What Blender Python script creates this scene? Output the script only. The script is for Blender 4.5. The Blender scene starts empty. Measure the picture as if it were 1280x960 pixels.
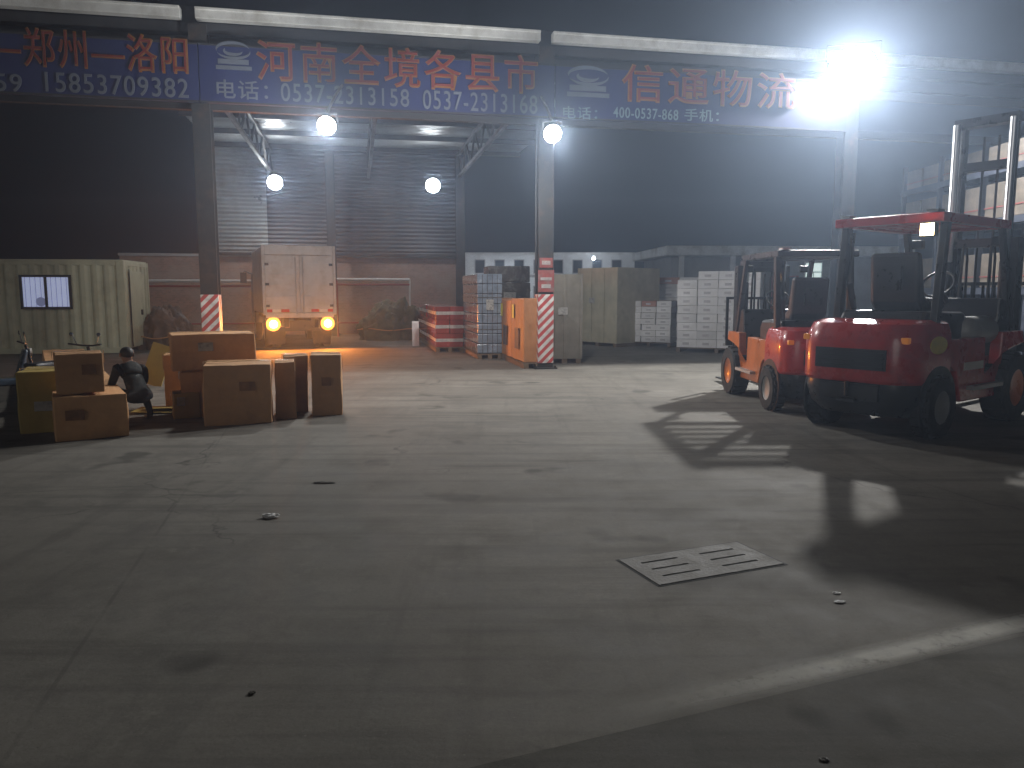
import bpy, bmesh, math, random
from mathutils import Vector, Matrix
random.seed(11)
SC = bpy.context.scene
COL = SC.collection
R = math.radians
# ------------------------------------------------------------------ camera model
F, PITCH, CAMZ = 960.0, R(6.83), 1.6
TH = R(11.4)                                    # the canopy runs back to the right by this much
U = Vector((math.cos(TH), math.sin(TH), 0)); V = Vector((-math.sin(TH), math.cos(TH), 0))
O = Vector((0.67, 16.2, 0))                     # foot of the striped post
def FW(t, v=0, z=0): return O + U * t + V * v + Vector((0, 0, z))
def ray(px, py):
    x, y = (px - 640) / F, (480 - py) / F
    return Vector((x, math.cos(PITCH) + y * math.sin(PITCH), y * math.cos(PITCH) - math.sin(PITCH)))
def at(px, py, z=0.0):
    d = ray(px, py); return Vector((0, 0, CAMZ)) + d * ((z - CAMZ) / d.z)
def proj(p):
    q = Vector(p) - Vector((0, 0, CAMZ))
    f = q.y * math.cos(PITCH) - q.z * math.sin(PITCH); u = q.y * math.sin(PITCH) + q.z * math.cos(PITCH)
    return 640 + F * q.x / f, 480 - F * u / f
def bis(fn, lo, hi):
    a = fn(lo)
    for _ in range(60):
        m = (lo + hi) / 2
        if (fn(m) > 0) == (a > 0): lo = m
        else: hi = m
    return (lo + hi) / 2
def fpx(px, v=0, z=4):                          # place along the canopy line seen in column px
    return bis(lambda t: proj(FW(t, v, z))[0] - px, -25, 25)
def fz(py, t, v=0): return bis(lambda z: py - proj(FW(t, v, z))[1], -2, 12)
def solve_box(pxc, pyc, pyt, pxr=None, pxl=None, rot=TH, w=None, d=None):
    c = at(pxc, pyc); u = Vector((math.cos(rot), math.sin(rot), 0)); v = Vector((-math.sin(rot), math.cos(rot), 0))
    if pxr is not None: w = bis(lambda t: proj(c + u * t)[0] - pxr, 0, 12)
    if pxl is not None: d = bis(lambda t: proj(c + v * t)[0] - pxl, 0, 8)
    h = bis(lambda z: pyt - proj((c.x, c.y, z))[1], 0, 8)
    return c, w, d, h
# ------------------------------------------------------------------ materials
MATS = {}
def mat(name, color, rough=0.6, metal=0.0, noise=0.0, scale=6.0, bump=0.0, bscale=60.0, emit=None, es=0.0, coat=0.0,
        dirt=None, dirt_amt=0.0, dscale=2.0, rand=0.0, alpha=1.0, trans=0.0):
    if name in MATS: return MATS[name]
    m = bpy.data.materials.new(name); m.use_nodes = True; nt = m.node_tree; N, L = nt.nodes, nt.links
    b = N['Principled BSDF']; b.inputs['Roughness'].default_value = rough; b.inputs['Metallic'].default_value = metal
    b.inputs['Base Color'].default_value = (*color, 1)
    if coat: b.inputs['Coat Weight'].default_value = coat; b.inputs['Coat Roughness'].default_value = 0.12
    if trans: b.inputs['Transmission Weight'].default_value = trans
    if alpha < 1: b.inputs['Alpha'].default_value = alpha
    if emit: b.inputs['Emission Color'].default_value = (*emit, 1); b.inputs['Emission Strength'].default_value = es
    tc = N.new('ShaderNodeTexCoord'); src = tc.outputs['Object']
    col = None
    if noise:
        n = N.new('ShaderNodeTexNoise'); n.inputs['Scale'].default_value = scale; n.inputs['Detail'].default_value = 6; n.inputs['Roughness'].default_value = 0.65
        L.new(src, n.inputs['Vector'])
        mr = N.new('ShaderNodeMapRange'); mr.inputs[1].default_value = 0.25; mr.inputs[2].default_value = 0.75
        mr.inputs[3].default_value = 1 - noise; mr.inputs[4].default_value = 1 + noise; L.new(n.outputs['Fac'], mr.inputs[0])
        mx = N.new('ShaderNodeMix'); mx.data_type = 'RGBA'; mx.blend_type = 'MULTIPLY'; mx.inputs[0].default_value = 1
        mx.inputs[6].default_value = (*color, 1)
        cb = N.new('ShaderNodeCombineColor'); [L.new(mr.outputs[0], cb.inputs[i]) for i in range(3)]
        L.new(cb.outputs[0], mx.inputs[7]); col = mx.outputs[2]
        rr = N.new('ShaderNodeMapRange'); rr.inputs[1].default_value = .3; rr.inputs[2].default_value = .7
        rr.inputs[3].default_value = max(0, rough - .12); rr.inputs[4].default_value = min(1, rough + .12)
        L.new(n.outputs['Fac'], rr.inputs[0]); L.new(rr.outputs[0], b.inputs['Roughness'])
    if dirt:
        n2 = N.new('ShaderNodeTexNoise'); n2.inputs['Scale'].default_value = dscale; n2.inputs['Detail'].default_value = 8; n2.inputs['Roughness'].default_value = .7
        L.new(src, n2.inputs['Vector'])
        m2 = N.new('ShaderNodeMapRange'); m2.inputs[1].default_value = .48; m2.inputs[2].default_value = .68; m2.inputs[4].default_value = dirt_amt
        L.new(n2.outputs['Fac'], m2.inputs[0])
        mx2 = N.new('ShaderNodeMix'); mx2.data_type = 'RGBA'; L.new(m2.outputs[0], mx2.inputs[0]); mx2.inputs[7].default_value = (*dirt, 1)
        if col: L.new(col, mx2.inputs[6])
        else: mx2.inputs[6].default_value = (*color, 1)
        col = mx2.outputs[2]
    if rand:
        oi = N.new('ShaderNodeObjectInfo'); hs = N.new('ShaderNodeHueSaturation')
        mr3 = N.new('ShaderNodeMapRange'); mr3.inputs[3].default_value = 1 - rand; mr3.inputs[4].default_value = 1 + rand
        L.new(oi.outputs['Random'], mr3.inputs[0]); L.new(mr3.outputs[0], hs.inputs['Value'])
        if col: L.new(col, hs.inputs['Color'])
        else: hs.inputs['Color'].default_value = (*color, 1)
        col = hs.outputs[0]
    if col: L.new(col, b.inputs['Base Color'])
    if bump:
        nb = N.new('ShaderNodeTexNoise'); nb.inputs['Scale'].default_value = bscale; nb.inputs['Detail'].default_value = 4
        L.new(src, nb.inputs['Vector']); bp = N.new('ShaderNodeBump'); bp.inputs['Strength'].default_value = bump; bp.inputs['Distance'].default_value = .02
        L.new(nb.outputs['Fac'], bp.inputs['Height']); L.new(bp.outputs[0], b.inputs['Normal'])
    MATS[name] = m; return m
def mat_ground(name, c1, c2, rough, crack=True):
    m = bpy.data.materials.new(name); m.use_nodes = True; nt = m.node_tree; N, L = nt.nodes, nt.links
    b = N['Principled BSDF']; tc = N.new('ShaderNodeTexCoord'); src = tc.outputs['Object']
    def noise(s, d=8, r=.6):
        n = N.new('ShaderNodeTexNoise'); n.inputs['Scale'].default_value = s; n.inputs['Detail'].default_value = d; n.inputs['Roughness'].default_value = r
        L.new(src, n.inputs['Vector']); return n.outputs['Fac']
    def rng(x, a, b_, c, d):
        n = N.new('ShaderNodeMapRange'); L.new(x, n.inputs[0]); [setattr(n.inputs[i + 1], 'default_value', q) for i, q in enumerate((a, b_, c, d))]; return n.outputs[0]
    def mix(f, a, b_, mode='MIX'):
        n = N.new('ShaderNodeMix'); n.data_type = 'RGBA'; n.blend_type = mode
        if isinstance(f, float): n.inputs[0].default_value = f
        else: L.new(f, n.inputs[0])
        for s, q in ((6, a), (7, b_)):
            if isinstance(q, tuple): n.inputs[s].default_value = (*q, 1)
            else: L.new(q, n.inputs[s])
        return n.outputs[2]
    big, mid, fine = noise(.35, 6), noise(1.7, 8, .68), noise(45, 4, .7)
    col = mix(rng(big, .38, .62, 0, 1), c1, c2)
    dk = tuple(x * .6 for x in c1)
    col = mix(rng(noise(.8, 9, .72), .5, .66, 0, .55), col, dk)
    col = mix(rng(mid, .5, .7, 0, .7), col, dk)
    col = mix(rng(noise(9, 8, .75), .5, .72, 0, .35), col, dk)                 # worn-in stains
    lt = tuple(min(1, x * 1.45) for x in c2)
    col = mix(rng(noise(3.1, 8, .75), .6, .75, 0, .5), col, lt)      # dusty patches
    col = mix(rng(fine, .3, .7, 0, .28), col, tuple(x * .55 for x in c1))
    def mapped(sc, rz, s_, d=6):
        mp = N.new('ShaderNodeMapping'); mp.inputs['Scale'].default_value = sc; mp.inputs['Rotation'].default_value = (0, 0, rz); L.new(src, mp.inputs[0])
        n = N.new('ShaderNodeTexNoise'); n.inputs['Scale'].default_value = s_; n.inputs['Detail'].default_value = d; n.inputs['Roughness'].default_value = .6; L.new(mp.outputs[0], n.inputs['Vector']); return n.outputs['Fac']
    st = mapped((.12, 1.6, 1), R(-8), 2.2); col = mix(rng(st, .5, .66, 0, .7), col, dk)           # tyre streaks
    st = mapped((1.5, .1, 1), R(20), 2.6); col = mix(rng(st, .56, .72, 0, .4), col, tuple(x * .5 for x in c1))
    oil = noise(1.15, 3, .5); col = mix(rng(oil, .63, .7, 0, .75), col, tuple(x * .38 for x in c1))   # oil drips
    grit = noise(120, 2, .5); col = mix(rng(grit, .62, .72, 0, .5), col, tuple(x * .45 for x in c1)); col = mix(rng(noise(75, 2, .5), .68, .76, 0, .45), col, lt)
    if crack:
        mpj = N.new('ShaderNodeMapping'); mpj.inputs['Rotation'].default_value = (0, 0, R(-14)); mpj.inputs['Location'].default_value = (1.1, 2.2, 0); L.new(src, mpj.inputs[0])
        bk = N.new('ShaderNodeTexBrick'); bk.inputs['Scale'].default_value = 1; bk.inputs['Brick Width'].default_value = 6; bk.inputs['Row Height'].default_value = 4.5; bk.inputs['Mortar Size'].default_value = .012; bk.inputs['Mortar Smooth'].default_value = .3; bk.offset = 0
        L.new(mpj.outputs[0], bk.inputs['Vector'])
        gj = N.new('ShaderNodeMath'); gj.operation = 'MULTIPLY'; L.new(bk.outputs['Fac'], gj.inputs[0]); L.new(rng(noise(1.6, 6), .35, .6, .0, .4), gj.inputs[1])
        col = mix(gj.outputs[0], col, tuple(x * .4 for x in c1))
        wv = N.new('ShaderNodeTexVoronoi'); wv.feature = 'DISTANCE_TO_EDGE'; wv.inputs['Scale'].default_value = .23
        dn = N.new('ShaderNodeTexNoise'); dn.inputs['Scale'].default_value = 1.3; dn.inputs['Detail'].default_value = 7; L.new(src, dn.inputs['Vector'])
        va = N.new('ShaderNodeVectorMath'); va.operation = 'MULTIPLY_ADD'; L.new(dn.outputs['Color'], va.inputs[0]); va.inputs[1].default_value = (1.4, 1.4, 0); L.new(src, va.inputs[2])
        L.new(va.outputs[0], wv.inputs['Vector'])
        cr = rng(wv.outputs['Distance'], 0, .0045, 1, 0)
        gate = rng(noise(.5, 2), .5, .62, 0, .8)
        mm = N.new('ShaderNodeMath'); mm.operation = 'MULTIPLY'; L.new(cr, mm.inputs[0]); L.new(gate, mm.inputs[1])
        col = mix(mm.outputs[0], col, tuple(x * .35 for x in c1))
    b.inputs['Specular IOR Level'].default_value = .25
    L.new(col, b.inputs['Base Color'])
    L.new(rng(mid, .3, .7, rough + .1, rough - .14), b.inputs['Roughness'])
    bp = N.new('ShaderNodeBump'); bp.inputs['Strength'].default_value = .22; bp.inputs['Distance'].default_value = .006
    ad = N.new('ShaderNodeMath'); ad.operation = 'ADD'; L.new(fine, ad.inputs[0]); L.new(mid, ad.inputs[1])
    L.new(fine, bp.inputs['Height']); L.new(bp.outputs[0], b.inputs['Normal'])
    return m
def mat_stripes(name, ca, cb, freq, rough=.5):
    m = bpy.data.materials.new(name); m.use_nodes = True; N, L = m.node_tree.nodes, m.node_tree.links
    b = N['Principled BSDF']; b.inputs['Roughness'].default_value = rough
    tc = N.new('ShaderNodeTexCoord'); sp = N.new('ShaderNodeSeparateXYZ'); L.new(tc.outputs['Object'], sp.inputs[0])
    a = N.new('ShaderNodeMath'); a.operation = 'ADD'; L.new(sp.outputs[0], a.inputs[0]); L.new(sp.outputs[1], a.inputs[1])
    s = N.new('ShaderNodeMath'); s.operation = 'SUBTRACT'; L.new(sp.outputs[2], s.inputs[0]); L.new(a.outputs[0], s.inputs[1])
    k = N.new('ShaderNodeMath'); k.operation = 'MULTIPLY'; k.inputs[1].default_value = freq; L.new(s.outputs[0], k.inputs[0])
    f = N.new('ShaderNodeMath'); f.operation = 'FRACT'; L.new(k.outputs[0], f.inputs[0])
    g = N.new('ShaderNodeMath'); g.operation = 'GREATER_THAN'; g.inputs[1].default_value = .5; L.new(f.outputs[0], g.inputs[0])
    n = N.new('ShaderNodeTexNoise'); n.inputs['Scale'].default_value = 9; n.inputs['Detail'].default_value = 8; L.new(tc.outputs['Object'], n.inputs['Vector'])
    mr = N.new('ShaderNodeMapRange'); mr.inputs[1].default_value = .3; mr.inputs[2].default_value = .75; mr.inputs[3].default_value = 0; mr.inputs[4].default_value = .55; L.new(n.outputs['Fac'], mr.inputs[0])
    mx = N.new('ShaderNodeMix'); mx.data_type = 'RGBA'; L.new(g.outputs[0], mx.inputs[0]); mx.inputs[6].default_value = (*ca, 1); mx.inputs[7].default_value = (*cb, 1)
    m2 = N.new('ShaderNodeMix'); m2.data_type = 'RGBA'; L.new(mr.outputs[0], m2.inputs[0]); L.new(mx.outputs[2], m2.inputs[6]); m2.inputs[7].default_value = (.12, .1, .09, 1)
    L.new(m2.outputs[2], b.inputs['Base Color']); return m
def mat_brick(name):
    m = bpy.data.materials.new(name); m.use_nodes = True; N, L = m.node_tree.nodes, m.node_tree.links
    b = N['Principled BSDF']; b.inputs['Roughness'].default_value = .85
    tc = N.new('ShaderNodeTexCoord'); mp = N.new('ShaderNodeMapping'); mp.inputs['Rotation'].default_value = (R(90), 0, 0); L.new(tc.outputs['Object'], mp.inputs[0])
    k = N.new('ShaderNodeTexBrick'); k.inputs['Scale'].default_value = 4; k.inputs['Color1'].default_value = (.3, .17, .13, 1); k.inputs['Color2'].default_value = (.22, .13, .1, 1)
    k.inputs['Mortar'].default_value = (.3, .26, .23, 1); k.inputs['Mortar Size'].default_value = .012; L.new(mp.outputs[0], k.inputs['Vector'])
    n = N.new('ShaderNodeTexNoise'); n.inputs['Scale'].default_value = 1.2; n.inputs['Detail'].default_value = 8; L.new(tc.outputs['Object'], n.inputs['Vector'])
    mr = N.new('ShaderNodeMapRange'); mr.inputs[1].default_value = .4; mr.inputs[2].default_value = .65; mr.inputs[4].default_value = .7; L.new(n.outputs['Fac'], mr.inputs[0])
    mx = N.new('ShaderNodeMix'); mx.data_type = 'RGBA'; L.new(mr.outputs[0], mx.inputs[0]); L.new(k.outputs['Color'], mx.inputs[6]); mx.inputs[7].default_value = (.3, .24, .21, 1)
    L.new(mx.outputs[2], b.inputs['Base Color']); return m

M_conc = mat_ground('yard_concrete', (.142, .131, .113), (.205, .191, .166), .88)
M_asph = mat_ground('old_asphalt', (.092, .086, .075), (.128, .12, .105), .92, crack=False)
M_edge = mat('worn_pale_edge', (.4, .385, .345), .9, noise=.3, scale=7)
_n, _l = M_edge.node_tree.nodes, M_edge.node_tree.links
def _wear(scale, lo_, hi_):
    tc_ = _n.new('ShaderNodeTexCoord'); nn = _n.new('ShaderNodeTexNoise'); nn.inputs['Scale'].default_value = scale; nn.inputs['Detail'].default_value = 8; nn.inputs['Roughness'].default_value = .7
    _l.new(tc_.outputs['Object'], nn.inputs['Vector']); mr_ = _n.new('ShaderNodeMapRange'); mr_.inputs[1].default_value = lo_; mr_.inputs[2].default_value = hi_; _l.new(nn.outputs['Fac'], mr_.inputs[0]); return mr_.outputs[0]
_sp = _n.new('ShaderNodeSeparateXYZ'); _tc = _n.new('ShaderNodeTexCoord'); _l.new(_tc.outputs['Object'], _sp.inputs[0])
_ab = _n.new('ShaderNodeMath'); _ab.operation = 'ABSOLUTE'; _l.new(_sp.outputs[1], _ab.inputs[0])
_fd = _n.new('ShaderNodeMapRange'); _fd.inputs[1].default_value = .03; _fd.inputs[2].default_value = .105; _fd.inputs[3].default_value = 1; _fd.inputs[4].default_value = 0; _l.new(_ab.outputs[0], _fd.inputs[0])
_m1 = _n.new('ShaderNodeMath'); _m1.operation = 'MULTIPLY'; _l.new(_wear(.9, .22, .48), _m1.inputs[0]); _l.new(_wear(14, .1, .45), _m1.inputs[1])
_m2 = _n.new('ShaderNodeMath'); _m2.operation = 'MULTIPLY'; _l.new(_m1.outputs[0], _m2.inputs[0]); _l.new(_fd.outputs[0], _m2.inputs[1]); 
_fx = _n.new('ShaderNodeMapRange'); _fx.inputs[1].default_value = 14.2; _fx.inputs[2].default_value = 15.6; _l.new(_sp.outputs[0], _fx.inputs[0])
_m3 = _n.new('ShaderNodeMath'); _m3.operation = 'MULTIPLY'; _l.new(_m2.outputs[0], _m3.inputs[0]); _l.new(_fx.outputs[0], _m3.inputs[1]); _l.new(_m3.outputs[0], _n['Principled BSDF'].inputs['Alpha'])
M_steel = mat('painted_grey_steel', (.03, .032, .035), .5, .3, noise=.25, scale=4, dirt=(.09, .06, .045), dirt_amt=.5, dscale=2.5)
M_steel_l = mat('pale_steel', (.42, .43, .43), .42, .35, noise=.2, scale=3, dirt=(.2, .16, .13), dirt_amt=.4, dscale=1.5)
M_gutter = mat('pale_gutter', (.62, .63, .62), .45, .1, noise=.2, scale=2, dirt=(.25, .23, .2), dirt_amt=.6, dscale=1.2)
M_dark = mat('dark_fascia', (.03, .03, .034), .6, .2, noise=.3, scale=2)
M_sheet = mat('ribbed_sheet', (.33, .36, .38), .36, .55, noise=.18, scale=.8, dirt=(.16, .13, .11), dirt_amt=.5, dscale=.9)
M_sheet_shade = mat('ribbed_sheet_shaded', (.09, .093, .105), .42, .45, noise=.2, scale=.8, dirt=(.13, .11, .1), dirt_amt=.6, dscale=.8)  # darker copy of the ribbed sheet, with shade painted in
M_brick = mat_brick('pinkish_brick')
M_blue = mat('banner_blue', (.009, .015, .08), .55, noise=.2, scale=1.5, dirt=(.02, .03, .1), dirt_amt=.5, dscale=1.2)
M_red_t = mat('letter_red', (.15, .02, .013), .55, noise=.2, scale=4)
M_yel_t = mat('letter_yellow', (.2, .085, .016), .55, noise=.2, scale=4)
M_wht_t = mat('letter_white', (.095, .11, .145), .55, noise=.2, scale=4)
M_lt_t = mat('letter_paleblue', (.13, .19, .23), .55, noise=.2, scale=4)
M_stripe = mat_stripes('warning_stripes', (.55, .06, .06), (.75, .72, .7), 5.2)
M_print = mat('dark_brown_print', (.22, .105, .045), .8, noise=.4, scale=12)
M_fade = mat('faded_red_notice', (.26, .06, .055), .6, noise=.3, scale=8, dirt=(.2, .16, .15), dirt_amt=.8, dscale=7)
M_fadew = mat('faded_white_notice', (.36, .33, .32), .6, noise=.3, scale=8, dirt=(.2, .12, .11), dirt_amt=.8, dscale=7)
M_card = mat('cardboard', (.5, .275, .125), .8, noise=.14, scale=5, bump=.12, bscale=25, rand=.22, dirt=(.34, .17, .075), dirt_amt=.4, dscale=3)
M_card_y = mat('yellow_cardboard', (.4, .29, .07), .75, noise=.14, scale=4, bump=.12, bscale=25, rand=.15)
M_tape = mat('tan_packing_tape', (.42, .28, .14), .22, noise=.1, scale=10)
M_card_lit = mat('orange_lit_carton', (.46, .2, .08), .55, noise=.2, scale=6, rand=.2)  # cardboard tinted orange for the tail lamp light on it
M_label = mat('paper_label', (.36, .35, .33), .6, noise=.25, scale=14, dirt=(.15, .14, .13), dirt_amt=.9, dscale=16)
M_film_b = mat('film_wrapped_bluegrey', (.2, .24, .3), .2, noise=.4, scale=5, bump=.6, bscale=9, coat=.6)
M_film_d = mat('film_wrapped_dark', (.09, .085, .08), .25, noise=.4, scale=4, bump=.6, bscale=8, coat=.5)
M_greyboard = mat('grey_brown_board', (.22, .2, .165), .75, noise=.22, scale=3, bump=.15, bscale=20, rand=.15, dirt=(.12, .1, .08), dirt_amt=.5)
M_board = mat('pale_olive_board', (.44, .4, .29), .7, noise=.2, scale=3, bump=.12, bscale=20, dirt=(.3, .27, .19), dirt_amt=.5)
M_tile = mat('white_tile_carton', (.74, .73, .74), .62, noise=.12, scale=8, rand=.14, dirt=(.5, .47, .45), dirt_amt=.4, dscale=4)
M_mark = mat('pale_print', (.5, .48, .5), .62, noise=.2, scale=20)
M_tile_r = mat('faded_red_carton', (.42, .2, .15), .65, noise=.15, scale=8, rand=.15)
M_case_r = mat('glossy_red_case', (.36, .05, .04), .2, noise=.2, scale=5, coat=.7, rand=.2, bump=.25, bscale=14)
M_case_w = mat('pale_case_band', (.6, .55, .52), .3, noise=.2, scale=9)
M_pallet = mat('pallet_wood', (.16, .11, .07), .85, noise=.3, scale=9)
M_cabin = mat('cream_corrugated_paint', (.5, .5, .36), .5, noise=.16, scale=1.5, dirt=(.25, .22, .13), dirt_amt=.5, dscale=1.3)
M_black = mat('black_plastic', (.018, .018, .02), .45, noise=.2, scale=8)
M_blackp = mat('black_paint', (.022, .022, .025), .34, noise=.15, scale=7, dirt=(.05, .045, .04), dirt_amt=.25, dscale=9)
M_rubber = mat('rubber', (.02, .02, .02), .85, noise=.3, scale=12, dirt=(.09, .08, .07), dirt_amt=.5, dscale=5)
M_red = mat('forklift_red', (.5, .022, .016), .3, noise=.12, scale=4, coat=.5, dirt=(.2, .03, .025), dirt_amt=.5, dscale=5)
M_orange = mat('forklift_orange', (.5, .13, .025), .35, noise=.15, scale=4, coat=.4, dirt=(.25, .09, .04), dirt_amt=.5, dscale=5)
M_chrome = mat('chrome', (.8, .82, .85), .32, 1.0)
M_yelsticker = mat('yellow_sticker', (.75, .6, .08), .45, noise=.15, scale=9)
M_rim = mat('rim_grey', (.3, .3, .29), .5, .3, noise=.2, scale=9)
M_truck = mat('truck_box_paint', (.5, .48, .45), .5, .1, noise=.14, scale=2.5, dirt=(.27, .2, .13), dirt_amt=.55, dscale=2)
M_truckd = mat('truck_chassis', (.04, .035, .03), .7, noise=.3, scale=5)
M_cab = mat('truck_cab_blue', (.04, .09, .2), .35, noise=.1, scale=3)
M_redref = mat('red_reflector', (.55, .03, .03), .25)
M_whtref = mat('white_reflector', (.7, .66, .62), .25)
M_amber = mat('amber_lamp', (.8, .3, .03), .3, emit=(1, .3, .03), es=.12)  # unlit lens; its faint glow stands for reflected light
M_tail = mat('lit_tail_lamp', (.9, .4, .1), .3, emit=(1, .45, .12), es=30)
M_tail2 = mat('glowing_tail_lens', (.9, .3, .05), .3, emit=(1, .3, .035), es=5)
M_lamp = mat('lit_lamp_lens', (.9, .9, .9), .3, emit=(.86, .93, 1), es=90)
M_biglamp = mat('lit_floodlight_lens', (.9, .9, .9), .3, emit=(.86, .93, 1), es=110)
M_worklamp = mat('lit_work_lamp', (.9, .8, .6), .3, emit=(1, .72, .36), es=30)
M_winlit = mat('lit_curtain', (.6, .65, .8), .8, emit=(.55, .63, .95), es=.42, noise=.1, scale=4)
M_winlit2 = mat('lit_pane', (.7, .75, .72), .4, emit=(.78, .95, .9), es=.75)
M_winfold = mat('curtain_fold_shade', (.25, .27, .4), .8, emit=(.3, .34, .6), es=.25)
M_glass = mat('dark_glass', (.02, .025, .03), .12)
M_white = mat('white_wall_paint', (.62, .63, .64), .8, noise=.12, scale=.8, dirt=(.35, .34, .32), dirt_amt=.5, dscale=.6)
M_greywall = mat('grey_render', (.3, .3, .31), .85, noise=.18, scale=.9, dirt=(.18, .17, .16), dirt_amt=.5, dscale=.7)
M_pipe = mat('white_pipe', (.7, .7, .7), .2, .3, noise=.12, scale=4)
M_redpipe = mat('red_pipe', (.28, .05, .05), .4, noise=.15, scale=4)
M_tarp = mat('olive_tarp', (.075, .085, .045), .7, noise=.4, scale=5, bump=.7, bscale=10, dirt=(.16, .13, .08), dirt_amt=.6, dscale=3)
M_tarp_b = mat('brown_tarp', (.1, .075, .06), .75, noise=.4, scale=5, bump=.6, bscale=10)
M_pane_g = mat('film_grey', (.45, .46, .48), .4, noise=.2, scale=5)
M_beige = mat('beige_wrapped_goods', (.15, .125, .1), .55, noise=.2, scale=4, rand=.2, dirt=(.3, .24, .18), dirt_amt=.4)
M_rack = mat('rack_steel', (.07, .08, .11), .5, .3, noise=.2, scale=6)
M_paper = mat('litter_paper', (.75, .75, .74), .7)
M_leaf = mat('brown_scrap', (.05, .042, .03), .8)
M_grate = mat('drain_concrete', (.13, .124, .11), .8, noise=.22, scale=6, bump=.3, bscale=50)
M_pit_shade = mat('drain_shade', (.012, .012, .012), .9)
M_skin = mat('skin', (.26, .14, .095), .55, noise=.06, scale=20)
M_jacket = mat('dark_jacket', (.013, .014, .013), .8, noise=.3, scale=9, bump=.4, bscale=14)
M_trouser = mat('grey_trousers', (.04, .038, .044), .8, noise=.3, scale=9, bump=.4, bscale=14)
M_hair = mat('black_hair', (.012, .01, .01), .6, noise=.3, scale=40)
M_shoe = mat('scuffed_shoes', (.1, .09, .085), .5, noise=.2, scale=9)
M_bluebody = mat('scooter_bluegrey', (.06, .08, .11), .3, coat=.5, noise=.1, scale=4)
M_redbody = mat('scooter_darkred', (.15, .02, .03), .3, coat=.5, noise=.1, scale=4)
M_mirror = mat('mirror_glass', (.8, .8, .8), .05, 1.0)
M_seat = mat('seat_vinyl', (.025, .025, .03), .5, noise=.15, scale=10, bump=.2, bscale=30)

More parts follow.
